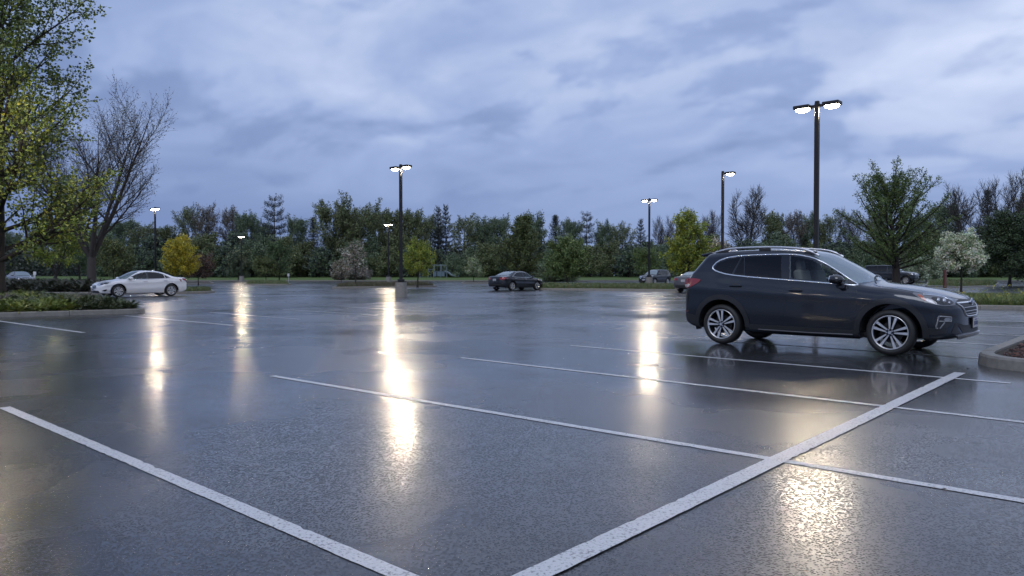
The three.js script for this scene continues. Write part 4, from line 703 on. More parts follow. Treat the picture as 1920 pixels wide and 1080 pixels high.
// the two big trees at the left
lotTree('big green maple at the left edge, leaves reaching past the top of the picture', V(-20.7, 0, -30), { height: 17, fit: false, trunk: 0.26, clear: 0.11, limbs: 44, spacing: 1.15, radius: 4.5, shape: (x) => 0.50 + 0.55 * (1 - x), angle: [1.2, 0.36], levels: 2, branches: 9, branchRef: 3, twigs: 7, twigRef: 1.3, twig: 0.55, leaves: 3, lift: 0.05, rise: 0.10, twigR: 0.007 }, { cols: [[0.11, 0.145, 0.016], [0.085, 0.12, 0.015], [0.14, 0.165, 0.015], [0.07, 0.10, 0.014]], leaf: leafSprig(3, 0.135, 11, { narrow: 0.75 }), name: 'maple_tree' });
lotTree('large nearly bare tree in bud, behind the front of the white sedan', V(-27.4, 0, -48.5), { height: 11.7, fit: false, trunk: 0.29, clear: 0.24, stems: 5, splay: 0.6, limbs: 34, radius: 4.7, shape: (x) => 0.55 + 0.5 * (1 - x), angle: [1.15, 0.5], levels: 2, branches: 8, twigs: 9, twig: 0.65, leaves: 2, lift: 0.07, twigR: 0.008, trunkWobble: 0.05, scatter: 0.03 }, { cols: [[0.055, 0.05, 0.03], [0.06, 0.035, 0.025], [0.06, 0.07, 0.02]], leaf: leafSprig(2, 0.07, 12, { narrow: 0.7 }), bark: M.barkGrey, name: 'budding_tree' });
// the young trees of the islands: [label, pixel at the foot, metres away, pixel of the top, width in pixels, kind]
const small = (lab, x, Z, topY, w, cols, o = {}, p = {}) => {
  const base = flat(at(x, 540, Z)), H = (511 - topY) / FOCAL * Z + EYE, r = w / 2 / FOCAL * Z; base.y = o.y ?? 0.1;
  lotTree(lab, base, { height: H, radius: r * (o.rk ?? 1), clear: o.clear ?? 0.22, limbs: o.limbs ?? 18, shape: o.shape ?? oval, angle: o.angle ?? [1.25, 0.45], levels: o.levels ?? 2, branches: o.branches ?? 5, branchRef: 1.6, twigs: o.twigs ?? 5, twigRef: 0.8, twig: o.twig ?? 0.45, leaves: o.leaves ?? 3, trunk: o.trunk ?? H * 0.02, lift: o.lift ?? 0.05, stems: o.stems ?? 1, splay: o.splay, scatter: 0.12, twigR: 0.009, rise: o.rise ?? 0.15 }, { cols, leaf: p.leaf ?? sprigM, bark: p.bark ?? M.barkDark, name: p.name ?? 'young_tree' });
};
small('small yellow-green tree under the big maple, left of the bare trunk', 105, 62, 400, 95, YG, { clear: 0.25, leaves: 2, limbs: 16, stems: 3 });
small('dark green tree between the small yellow-green tree and the bare trunk', 150, 78, 420, 70, GREEN);
small('green young tree just above the bonnet of the white sedan', 213, 76, 448, 58, OLIVE, { clear: 0.26 });
small('bright yellow tree behind the tail of the white sedan', 342, 72, 443, 60, YELLOW, { shape: (x) => 0.6 + 0.6 * Math.sin(Math.PI * clamp(0.15 + 0.8 * x)), clear: 0.24, levels: 1, limbs: 46, twigs: 13, twigRef: 1.4, twig: 0.3, leaves: 4, angle: [1.3, 0.2], lift: 0.09 }, { name: 'yellow_tree', leaf: sprigS });
small('small reddish tree beside the bright yellow tree', 372, 76, 476, 60, RED, { clear: 0.28, leaves: 2 });
small('pale grey-green bushy tree behind the left small far lamp post', 447, 119, 469, 46, [[0.06, 0.085, 0.04], [0.05, 0.07, 0.035]], { clear: 0.08 }, { leaf: sprigL });
small('short olive tree on the far left-centre island', 499, 96, 482, 46, OLIVE, { clear: 0.3 });
small('taller green tree on the far left-centre island, right of the olive one', 524, 98, 452, 54, GREEN, { clear: 0.26 });
small('thin brownish blossom tree at the left end of the long island', 640, 72, 488, 40, BLOSSOM.slice(1), { clear: 0.35, leaves: 2, limbs: 12 }, { leaf: petals });
small('pinkish white blossom tree on the long island left of the centre lamp', 667, 68, 450, 56, BLOSSOM, { clear: 0.30, leaves: 1, limbs: 14 }, { leaf: petals, name: 'blossom_tree' });
small('round bright yellow-green tree right of the centre lamp post', 783, 67, 448, 62, YG, { clear: 0.28, limbs: 22, leaves: 4 }, { leaf: sprigS });
small('pale whitish green sapling left of the dark sedan', 888, 103, 484, 38, [[0.17, 0.21, 0.10], [0.10, 0.15, 0.05], [0.26, 0.28, 0.19]], { clear: 0.22, shape: cone });
small('tall conical olive tree right behind the dark sedan', 974, 80, 405, 82, OLIVE, { clear: 0.17, shape: cone, levels: 1, limbs: 70, twigs: 13, twigRef: 1.5, twig: 0.34, leaves: 4, angle: [1.3, 0.3] }, { leaf: sprigM });
small('light green tree right of the dark sedan', 1064, 70, 446, 84, [[0.075, 0.115, 0.025], [0.06, 0.095, 0.022], [0.10, 0.14, 0.035]], { clear: 0.22, levels: 1, limbs: 48, twigs: 14, twigRef: 1.5, twig: 0.32, leaves: 4, angle: [1.35, 0.2], lift: 0.08 });
small('lime green tree behind the glowing lamp of the median', 1212, 92, 466, 52, [[0.085, 0.12, 0.02], [0.06, 0.095, 0.02]], { clear: 0.2 });
small('bright yellow-green tree left of the SUV roof', 1289, 63, 396, 88, [[0.16, 0.19, 0.013], [0.10, 0.14, 0.013], [0.21, 0.22, 0.014]], { clear: 0.16, limbs: 34, leaves: 3, shape: (x) => 0.25 + 0.9 * Math.pow(1 - x, 0.75) * smooth(-0.15, 0.1, x), angle: [1.3, 0.4] });
small('cream blossom tree showing just over the rear of the SUV roof', 1352, 70, 449, 52, BLOSSOM, { clear: 0.35, leaves: 2 }, { leaf: petals, name: 'blossom_tree' });
small('large dark green tree with upright branches behind the SUV bonnet', 1681, 55, 310, 190, OLIVE.map((c) => [c[0] * 1.0, c[1] * 1.2, c[2]]), { clear: 0.22, levels: 1, limbs: 62, leaves: 3, shape: (x) => 0.75 + 0.45 * Math.sin(Math.PI * clamp(x * 0.9 + 0.1)), angle: [1.12, 0.18], lift: 0.09, trunk: 0.25, twigs: 20, twigRef: 2.2, rise: 0.3, twig: 0.38, spacing: 1.1 }, { leaf: sprigS, name: 'maple_tree' });
small('round white blossoming tree at the right, beside the red post', 1802, 50, 434, 82, WHITE, { clear: 0.40, limbs: 24, leaves: 4, branches: 6, trunk: 0.09 }, { leaf: petals, name: 'white_blossom_tree' });
small('dark green tree at the right edge of the picture', 1893, 76, 398, 96, GREEN.map((c) => c.map((q) => q * 0.6)), { clear: 0.12, limbs: 26, leaves: 3 }, { leaf: sprigL });
small('white-flowering bush behind the red post', 1736, 104, 482, 50, [[0.26, 0.29, 0.20], [0.12, 0.16, 0.08], [0.2, 0.23, 0.15]], { clear: 0.03, rk: 1.1 }, { leaf: sprigL, name: 'flowering_bush' });
small('white-flowering bush between the red post and the dark tall car', 1706, 108, 484, 40, [[0.24, 0.27, 0.19], [0.12, 0.16, 0.08]], { clear: 0.03 }, { leaf: sprigL, name: 'flowering_bush' });
small('pale bush under the light green tree right of the dark sedan', 1040, 116, 496, 66, [[0.09, 0.12, 0.055], [0.07, 0.095, 0.045]], { clear: 0.02, rk: 1.2 }, { leaf: sprigL, name: 'flowering_bush' });
small('pinkish flowering bush under the blossom tree, along the lawn', 655, 121, 504, 66, [[0.13, 0.11, 0.10], [0.08, 0.085, 0.06]], { clear: 0.02, rk: 1.1 }, { leaf: sprigL, name: 'flowering_bush' });

// ---------------------------------------------------------------- the wood behind the lawn
function farTree(g, size, cols, seed, per = 4, narrow = 0.6) {   // crown as one mesh of leaf clumps, coloured clump by clump
  const base = leafSprig(per, size, seed, { narrow, spread: 1.2 }), bp = base.attributes.position, n = bp.count, R = rng(seed), P = new Float32Array(g.leaves.length * n * 3), C = new Float32Array(P.length), q = new THREE.Quaternion(), e = new THREE.Euler(), v = V(0, 0, 0); let k = 0;
  for (const [p, d, s] of g.leaves) { q.setFromEuler(e.set(R() * 6.28, R() * 6.28, R() * 6.28)); const c = tone(cols[Math.floor(R() * cols.length)], R, 0.3); for (let i = 0; i < n; i++) { v.fromBufferAttribute(bp, i).applyQuaternion(q).multiplyScalar(s).add(p); P[k] = v.x; C[k++] = c.r; P[k] = v.y; C[k++] = c.g; P[k] = v.z; C[k++] = c.b; } }
  const o = new THREE.BufferGeometry(); o.setAttribute('position', new THREE.BufferAttribute(P, 3)); o.setAttribute('color', new THREE.BufferAttribute(C, 3)); o.computeVertexNormals(); return o;
}
function proto(kind, g, size, cols, seed, bark, per, narrow) { const r = new THREE.Group(); mesh('trunk', g.wood, bark, r); mesh(kind === 'pine' ? 'needles' : 'crown', farTree(g, size, cols, seed, per, narrow), M.leafFar, r); return r; }
const FG = [[0.076, 0.110, 0.058], [0.094, 0.126, 0.056], [0.062, 0.092, 0.056]], FO = [[0.085, 0.105, 0.036], [0.068, 0.086, 0.033], [0.10, 0.115, 0.042]], FR = [[0.085, 0.070, 0.052], [0.066, 0.058, 0.046], [0.10, 0.09, 0.06]], FD = [[0.016, 0.026, 0.022], [0.012, 0.02, 0.018]];
const wide = { levels: 2, lift: 0.05, twigR: 0.022, scatter: 0.3 };
const KINDS = {
  leafy: [0, 1, 2].map((i) => proto('leafy', growTree({ seed: 70 + i, height: 14, radius: 4.8, clear: 0.22, limbs: 24, shape: oval, angle: [1.4, 0.6], branches: 7, twigs: 4, twig: 0.8, leaves: 3, ...wide, lift: 0.0 }), 0.30, i === 1 ? FO : FG, 71 + i, M.barkDark)),
  open: [0, 1, 2].map((i) => proto('open', growTree({ seed: 80 + i, height: 15, radius: 4.2, clear: 0.38, limbs: 15, shape: (x) => 0.5 + 0.6 * Math.sin(Math.PI * clamp(0.1 + 0.85 * x)), angle: [1.0, 0.4], branches: 6, twigs: 5, twig: 0.9, leaves: 3, ...wide, twigR: 0.02 }), 0.26, i === 1 ? FR : FO, 81 + i, M.barkDark, 3)),
  oak: [0].map((i) => proto('oak', growTree({ seed: 90, height: 15, radius: 6.7, clear: 0.30, stems: 3, splay: 0.5, trunk: 0.45, limbs: 26, shape: (x) => 0.6 + 0.5 * Math.sin(Math.PI * x), angle: [1.15, 0.5], branches: 8, twigs: 5, twig: 0.9, leaves: 2, ...wide, twigR: 0.026 }), 0.26, FO, 91, M.barkDark, 4)),
  bare: [0, 1].map((i) => proto('bare', growTree({ seed: 100 + i, height: 15, radius: 4.2, clear: 0.28, stems: 3, splay: 0.3, trunk: 0.24, limbs: 22, shape: (x) => 0.5 + 0.5 * (1 - x), angle: [0.95, 0.4], branches: 8, twigs: 7, twig: 0.9, leaves: 1, ...wide, lift: 0.08, twigR: 0.028 }), 0.10, FR, 101 + i, M.barkGrey, 2)),
  pine: [0, 1].map((i) => proto('pine', growPine({ seed: 110 + i, height: 16, radius: i ? 3.6 : 5.0, clear: 0.34, whorl: i ? 0.9 : 1.45, per: i ? 6 : 7, shape: (u) => 0.25 + 0.85 * Math.pow(1 - u, 0.8), droop: i ? [-0.05, 0.5] : [-0.12, 0.35], tip: 0.22, tuft: 0.28, side: 3 }), 0.34, FD, 111 + i, M.barkDark, 5, 0.22)),
  spruce: [0].map((i) => proto('pine', growPine({ seed: 120, height: 13, radius: 3.2, clear: 0.08, whorl: 0.6, per: 8, shape: (u) => 0.08 + 1.0 * (1 - u), droop: [-0.25, 0.2], tip: 0.12, tuft: 0.3, side: 2 }), 0.32, FD, 121, M.barkDark, 5, 0.25)),
  under: [0, 1, 2].map((i) => proto('under', growTree({ seed: 130 + i, height: 8, radius: 4.2, clear: 0.04, limbs: 22, shape: (x) => 0.35 + 0.8 * (1 - x), angle: [1.5, 0.6], branches: 5, twigs: 4, twig: 0.9, leaves: 3, ...wide }), 0.36, [FG, FO, FD.concat(FG)][i], 131 + i, M.barkDark)),
};
const HEIGHT = { leafy: 14, open: 15, oak: 15, bare: 15, pine: 16, spruce: 13, under: 8 };
// [pixel column, pixel row of the top, width in pixels or 0 for the kind's own, kind, metres away, words that set it apart]
const WOOD = [
  [20, 432, 0, 'leafy', 168, 'seen under the branches of the big maple'], [70, 428, 0, 'open', 172, 'seen left of the small yellow-green tree'], [130, 430, 0, 'leafy', 168, 'seen between the left maple and the bare tree'], [185, 426, 0, 'leafy', 170, 'behind the trunk of the bare tree'], [-45, 425, 0, 'leafy', 170, 'just outside the left edge'],
  [232, 412, 0, 'leafy', 165, 'behind the right branches of the bare tree'], [268, 418, 0, 'open', 160, 'left of the lamp behind the white sedan'], [310, 426, 0, 'leafy', 158, 'right of the lamp behind the white sedan'],
  [352, 386, 38, 'open', 158, 'tall and thin, straight above the bright yellow tree'], [390, 385, 52, 'open', 155, 'tall and brownish, right of the bright yellow tree', 1], [428, 389, 46, 'open', 157, 'brownish crown left of the small far lamp', 1], [466, 399, 50, 'leafy', 153, 'rounded crown right of the small far lamp'], [492, 416, 44, 'leafy', 160, 'tucked left under the lone tall pine'],
  [515, 367, 72, 'pine', 148, 'lone tall layered pine left of the middle', 0], [556, 408, 46, 'leafy', 158, 'directly right of the lone tall pine'], [588, 410, 0, 'spruce', 150, 'dark cone between the tall pine and the broad oak'],
  [650, 370, 112, 'oak', 146, 'broad tall crown left of the centre lamp', 0], [706, 398, 50, 'leafy', 160, 'between the broad oak and the far twin lamp'], [738, 396, 60, 'leafy', 156, 'straight behind the centre lamp post', 1], [775, 397, 62, 'leafy', 152, 'above the round bright yellow-green tree', 1], [806, 402, 46, 'open', 160, 'left of the pair of dark pine tops'],
  [822, 388, 32, 'pine', 156, 'left one of the two close dark pine tops', 1], [836, 385, 34, 'pine', 160, 'right one of the two close dark pine tops', 1], [870, 402, 60, 'open', 152, 'open crown above the pale sapling', 0], [906, 408, 54, 'leafy', 158, 'left of the conical olive tree', 0], [938, 406, 46, 'leafy', 156, 'touching the conical olive tree on its left', 2], [1000, 401, 56, 'leafy', 158, 'touching the conical olive tree on its right', 0],
  [1041, 406, 0, 'spruce', 162, 'small dark point over the light green tree'], [1072, 412, 50, 'leafy', 156, 'above the light green tree right of the dark sedan', 2], [1100, 398, 50, 'pine', 158, 'broad dark pine top right of the light green tree', 0], [1136, 416, 44, 'leafy', 160, 'right of the broad dark pine top'], [1166, 416, 50, 'open', 154, 'left of the pine beside the median lamp', 0], [1201, 411, 30, 'pine', 158, 'narrow pine just left of the median lamp', 1],
  [1240, 404, 46, 'bare', 160, 'bare crown right of the median lamp', 0], [1266, 406, 44, 'bare', 164, 'bare crown touching the bright yellow-green tree', 1], [1332, 394, 54, 'bare', 158, 'bare crown left of the single-head lamp', 0], [1402, 351, 92, 'bare', 150, 'tall bare crown right of the single-head lamp', 1], [1450, 400, 46, 'leafy', 158, 'rounded, right of the tall bare crown', 1], [1484, 398, 50, 'open', 156, 'brownish, left of the tallest lamp post', 1], [1520, 402, 44, 'leafy', 160, 'straight behind the tallest lamp post', 0],
  [1556, 399, 54, 'open', 156, 'right of the tallest lamp post', 0], [1592, 390, 56, 'bare', 154, 'bare crown left of the large upright tree', 0], [1640, 396, 50, 'open', 160, 'behind the left side of the large upright tree', 1], [1725, 400, 50, 'leafy', 160, 'behind the right side of the large upright tree', 0], [1772, 380, 60, 'leafy', 158, 'above the left side of the white blossoming tree', 2],
  [1815, 340, 84, 'bare', 148, 'tall bare crown above the white blossoming tree', 0], [1850, 360, 60, 'spruce', 154, 'dark cone between the two tall bare crowns at the right', 0], [1893, 323, 84, 'bare', 146, 'tall bare crown at the right edge', 1], [1945, 345, 70, 'leafy', 152, 'just outside the right edge'], [1985, 360, 70, 'open', 152, 'further outside the right edge', 0],
];
const KINDWORD = { leafy: 'grey-green leafy tree of the wood', open: 'thinly leaved tree of the wood', oak: 'great spreading oak-like tree of the wood', bare: 'tall leafless tree of the wood', pine: 'dark pine of the wood', spruce: 'dark spruce of the wood' };
const WOODNAME = { leafy: 'woodland_tree', open: 'woodland_tree', oak: 'oak_tree', bare: 'bare_tree', pine: 'pine_tree', spruce: 'spruce_tree', under: 'understory_tree' };
function plantWood(x, top, w, kind, Z, label, v, group) {
  const list = KINDS[kind], t = list[v % list.length].clone(), b = flat(at(x, 520, Z)), gy = 0.45; t.name = numbered(WOODNAME[kind]); t.position.set(b.x, gy, b.z); scene.add(t);
  const H = (511 - top) / FOCAL * Z + EYE - gy, s = H / (HEIGHT[kind] * (kind === 'pine' || kind === 'spruce' ? 1.0 : 0.99)); const own = { leafy: 9.6, open: 8.4, oak: 13.4, bare: 8.8, pine: v % 2 ? 7.2 : 10, spruce: 6.4, under: 8.4 }[kind], sx = w ? clamp(w / FOCAL * Z / own, s * 0.6, s * 1.6) : s;
  t.scale.set(sx, s, sx); t.rotation.y = (x * 1.7) % 6.28; describe(t, label, 'tree', group ?? 'trees of the wood behind the lawn'); return t;
}
WOOD.forEach(([x, top, w, kind, Z, words, v], i) => plantWood(x, top, w, kind, Z, KINDWORD[kind] + ', ' + words, v ?? i));
{ // the lower trees along the edge of the wood, one behind every stretch of lawn
  const R = rng(77), marks = [[205, 'behind the bare tree'], [250, 'left of the white sedan roof'], [300, 'above the white sedan roof'], [352, 'behind the bright yellow tree'], [400, 'right of the small reddish tree'], [450, 'behind the small far lamp'], [515, 'under the lone tall pine'], [575, 'right of the far left-centre island'], [640, 'under the broad oak-like crown'], [700, 'left of the far twin lamp'], [752, 'behind the centre lamp post'], [830, 'over the climbing frame'], [888, 'behind the pale sapling'], [940, 'left of the conical olive tree'], [1010, 'over the front of the dark sedan'], [1085, 'behind the light green tree'], [1150, 'left of the small dark SUV'], [1215, 'behind the median lamp'], [1262, 'left of the bright yellow-green tree'], [1340, 'over the rear of the big SUV'], [1400, 'under the tall bare crown'], [1460, 'over the middle of the SUV roof'], [1530, 'at the foot of the tallest lamp post'], [1590, 'over the SUV windscreen'], [1640, 'left of the large upright tree'], [1740, 'over the flowering bushes'], [1790, 'behind the white blossoming tree'], [1850, 'right of the white blossoming tree'], [1910, 'at the right edge']];
  marks.forEach(([x, words], i) => { for (let k = 0; k < 2; k++) plantWood(x + (k ? 24 : -4) + (R() - 0.5) * 14, 436 + R() * 34 + k * 8, 0, 'under', k ? 140 : 147, (k ? 'low grey-green tree at the wood edge, ' : 'taller understory tree of the wood, ') + words, i + k, 'low trees along the edge of the wood'); });
}
function scatter(name, geo, mat, n, put, cols, seed, label, category, parent = scene) {
  const im = new THREE.InstancedMesh(geo, mat, n), R = rng(seed), m = new THREE.Matrix4(), q = new THREE.Quaternion(), e = new THREE.Euler(); let k = 0;
  for (let i = 0; i < n; i++) { const r = put(R); if (!r) continue; const [p, s, tilt = 0.5, c] = r; q.setFromEuler(e.set((R() - 0.5) * tilt, R() * 6.283, (R() - 0.5) * tilt)); m.compose(p, q, typeof s === 'number' ? V(s, s, s) : s); im.setMatrixAt(k, m); im.setColorAt(k++, tone(c ?? cols[Math.floor(R() * cols.length)], R, 0.3)); }
  im.count = k; im.name = parent === scene ? numbered(name) : name; im.castShadow = im.receiveShadow = true; parent.add(im); if (label) describe(im, label, category, null, 'stuff'); return im;
}
// the thicket that closes the wood below the crowns
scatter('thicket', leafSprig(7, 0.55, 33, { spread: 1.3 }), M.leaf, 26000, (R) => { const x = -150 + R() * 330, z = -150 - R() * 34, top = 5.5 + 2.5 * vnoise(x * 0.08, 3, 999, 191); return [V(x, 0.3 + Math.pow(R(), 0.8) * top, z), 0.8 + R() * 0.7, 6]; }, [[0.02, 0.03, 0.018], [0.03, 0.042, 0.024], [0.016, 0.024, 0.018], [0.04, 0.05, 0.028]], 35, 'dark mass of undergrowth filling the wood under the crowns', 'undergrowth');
// ---------------------------------------------------------------- the other cars of the lot
const SEDAN = {
  length: [-2.46, 2.42], width: 0.915, height: 1.47, crown: 0.06, tumble: 0.46, floor: 0.5, firewall: 0.85, bulkhead: -1.5, sill: 0.2,
  top: [[-2.6, 1.03], [-2.35, 1.075], [-2.0, 1.10], [-1.72, 1.135], [-1.35, 1.27], [-1.0, 1.385], [-0.6, 1.45], [-0.15, 1.468], [0.2, 1.44], [0.5, 1.35], [0.85, 1.175], [1.15, 1.02], [1.3, 0.975], [1.7, 0.92], [2.1, 0.835], [2.35, 0.74], [2.6, 0.62]],
  bottom: [[-2.5, 0.36], [-2.1, 0.26], [-1.7, 0.21], [1.7, 0.20], [2.2, 0.21], [2.5, 0.24]], plan: [[-2.5, 0.84], [-2.1, 0.94], [-1.4, 0.99], [0, 1], [1.3, 1], [1.9, 0.95], [2.45, 0.80]],
  belt: [[-2.4, 1.06], [-1.4, 1.03], [-0.3, 0.975], [0.9, 0.93], [1.4, 0.88], [2.4, 0.70]], bow: [[-1.8, -0.1], [-1.2, -0.16], [-0.7, -0.05], [-0.3, 0], [0.1, 0.1], [0.5, 0.24], [1.1, 0.26], [1.5, 0.14], [2.5, 0.16]],
  section: [[0, 0.92], [0.15, 0.96], [0.4, 1.0], [0.62, 0.99], [0.78, 0.995], [0.92, 0.965], [1.05, 0.94]], nose: [[0.18, 2.33], [0.3, 2.41], [0.5, 2.42], [0.65, 2.38], [0.75, 2.30], [0.9, 2.1], [1.1, 1.8]], tail: [[0.2, -2.2], [0.36, -2.42], [0.6, -2.45], [0.85, -2.43], [1.05, -2.37], [1.15, -2.3], [1.5, -2.1]],
  noseBow: 0.22, noseBow2: 0.35, tailBow: 0.12, tailBow2: 0.15, edge: 0.09, bulges: [[-1.42, 0.72, 0.4, 0.016], [1.42, 0.70, 0.4, 0.016]], wheels: [1.42, -1.42], R: 0.335, rim: 0.232, track: 0.78,
  win: [[[0.93, 0.985], [0.72, 1.105], [0.46, 1.235], [0.18, 1.325], [-0.10, 1.365], [-0.10, 0.995]], [[-0.17, 0.997], [-0.17, 1.368], [-0.5, 1.362], [-0.80, 1.315], [-1.02, 1.23], [-1.06, 1.03]], [[-1.10, 1.035], [-1.06, 1.215], [-1.22, 1.12], [-1.34, 1.055]]],
  trim: [[0.98, 0.965], [0.72, 1.125], [0.46, 1.258], [0.18, 1.348], [-0.14, 1.386], [-0.5, 1.382], [-0.82, 1.335], [-1.06, 1.235], [-1.40, 1.045], [-1.06, 1.012], [-0.14, 0.977], [0.5, 0.965]],
  doors: [[[1.0, 0.94], [1.03, 0.62], [0.98, 0.28], [-0.13, 0.28], [-0.14, 0.955]], [[-0.145, 0.955], [-0.135, 0.28], [-0.92, 0.28], [-1.03, 0.52], [-1.22, 0.74], [-1.32, 1.01]]], handles: [[0.02, 0.86], [-1.08, 0.90]],
  ws: [[0.30, -0.58], [0.24, 0], [0.30, 0.58], [0.62, 0.65], [0.98, 0.74], [1.08, 0.4], [1.12, 0], [1.08, -0.4], [0.98, -0.74], [0.62, -0.65]], wsHole: (x, y, z) => Math.max(0.22 - x, y - 1.40, 0.985 - y, Math.abs(z) - 0.70 + (y - 1) * 0.36, x - 1.15),
  bw: [[-0.86, -0.52], [-0.80, 0], [-0.86, 0.52], [-1.25, 0.56], [-1.60, 0.60], [-1.66, 0], [-1.60, -0.60], [-1.25, -0.56]], bwHole: (x, y, z) => Math.max(x + 0.80, y - 1.40, 1.10 - y, Math.abs(z) - 0.58),
  head: [[2.36, 0.66], [2.22, 0.775], [1.98, 0.835], [1.72, 0.855], [1.86, 0.76], [2.1, 0.68], [2.28, 0.635]], tailSide: [[-2.42, 0.80], [-2.36, 0.99], [-2.12, 1.02], [-2.02, 0.99], [-2.2, 0.87]], tailRear: [[0.50, 0.84], [0.88, 0.80], [0.86, 0.99], [0.46, 0.97]],
  grille: [[-0.42, 0.66], [0.42, 0.66], [0.34, 0.47], [-0.34, 0.47]], lower: [[-0.62, 0.26], [0.62, 0.26], [0.56, 0.37], [-0.56, 0.37]], fog: [[2.25, 0.36], [2.05, 0.45], [1.98, 0.42], [2.06, 0.33]], plateRear: [-2.45, 0.80], plateFront: [2.43, 0.42], mirror: [0.80, 1.03, 0.99], roofY: 1.47,
};
const UTILITY = {                                          // taller two-box car
  ...SEDAN, length: [-2.28, 2.28], width: 0.91, height: 1.70, floor: 0.55, bulkhead: -1.95, sill: 0.26, tumble: 0.42,
  top: [[-2.4, 1.60], [-2.1, 1.63], [-1.5, 1.67], [-0.8, 1.695], [-0.2, 1.69], [0.1, 1.64], [0.4, 1.53], [0.75, 1.32], [1.0, 1.16], [1.12, 1.12], [1.5, 1.08], [1.9, 1.0], [2.15, 0.90], [2.4, 0.78]],
  bottom: [[-2.3, 0.42], [-1.9, 0.3], [-1.5, 0.26], [1.5, 0.25], [2.0, 0.27], [2.3, 0.32]], plan: [[-2.3, 0.88], [-1.9, 0.96], [-1.2, 1], [1.2, 1], [1.8, 0.95], [2.3, 0.83]], belt: [[-2.2, 1.16], [-1.2, 1.12], [0.9, 1.06], [1.3, 1.03], [2.2, 0.82]], bow: [[-0.3, 0], [0.1, 0.12], [0.5, 0.24], [1.0, 0.24], [1.4, 0.12], [2.4, 0.14]],
  nose: [[0.25, 2.2], [0.36, 2.27], [0.6, 2.27], [0.78, 2.24], [0.9, 2.15], [1.05, 1.95], [1.3, 1.7]], tail: [[0.3, -2.1], [0.42, -2.26], [0.7, -2.27], [1.0, -2.24], [1.2, -2.19], [1.45, -2.05], [1.6, -1.96], [1.8, -1.9]], bulges: [[-1.33, 0.78, 0.4, 0.016], [1.35, 0.76, 0.4, 0.016]], wheels: [1.35, -1.33], R: 0.355, rim: 0.24,
  win: [[[0.86, 1.12], [0.62, 1.28], [0.36, 1.44], [0.12, 1.545], [-0.12, 1.58], [-0.12, 1.12]], [[-0.19, 1.12], [-0.19, 1.585], [-0.7, 1.585], [-1.10, 1.565], [-1.10, 1.15]], [[-1.17, 1.155], [-1.17, 1.56], [-1.6, 1.51], [-1.82, 1.38], [-1.86, 1.24]]],
  trim: [[0.92, 1.095], [0.62, 1.305], [0.36, 1.462], [0.12, 1.567], [-0.15, 1.604], [-0.7, 1.606], [-1.14, 1.585], [-1.62, 1.53], [-1.85, 1.39], [-1.89, 1.225], [-1.13, 1.13], [-0.15, 1.098]],
  doors: [[[0.95, 1.07], [0.98, 0.7], [0.93, 0.36], [-0.15, 0.36], [-0.155, 1.08]], [[-0.16, 1.08], [-0.16, 0.36], [-0.85, 0.36], [-0.96, 0.6], [-1.12, 0.8], [-1.16, 1.12]]], handles: [[0.02, 0.98], [-0.98, 1.01]],
  ws: [[0.22, -0.58], [0.16, 0], [0.22, 0.58], [0.52, 0.66], [0.84, 0.75], [0.95, 0.4], [0.98, 0], [0.95, -0.4], [0.84, -0.75], [0.52, -0.66]], wsHole: (x, y, z) => Math.max(0.12 - x, y - 1.60, 1.13 - y, Math.abs(z) - 0.72 + (y - 1.1) * 0.34, x - 1.05), bw: null, bwRear: [[-0.66, 1.16], [0.66, 1.16], [0.55, 1.52], [-0.55, 1.52]], bwHole: (x, y, z) => Math.max(x + 1.8, 1.18 - y, y - 1.51, Math.abs(z) - 0.62 + (y - 1.15) * 0.3),
  head: [[2.22, 0.80], [2.05, 0.93], [1.80, 0.985], [1.62, 0.99], [1.76, 0.90], [2.0, 0.80], [2.15, 0.765]], tailSide: [[-2.24, 0.90], [-2.19, 1.14], [-1.98, 1.16], [-1.93, 1.1], [-2.08, 0.96]], tailRear: [[0.55, 0.94], [0.86, 0.90], [0.83, 1.14], [0.56, 1.12]], grille: [[-0.45, 0.83], [0.45, 0.83], [0.40, 0.62], [-0.40, 0.62]], lower: [[-0.6, 0.34], [0.6, 0.34], [0.55, 0.48], [-0.55, 0.48]], fog: [[2.12, 0.46], [1.95, 0.55], [1.88, 0.51], [1.96, 0.43]], plateRear: [-2.27, 0.86], plateFront: [2.28, 0.55], mirror: [0.72, 1.16, 1.0],
};
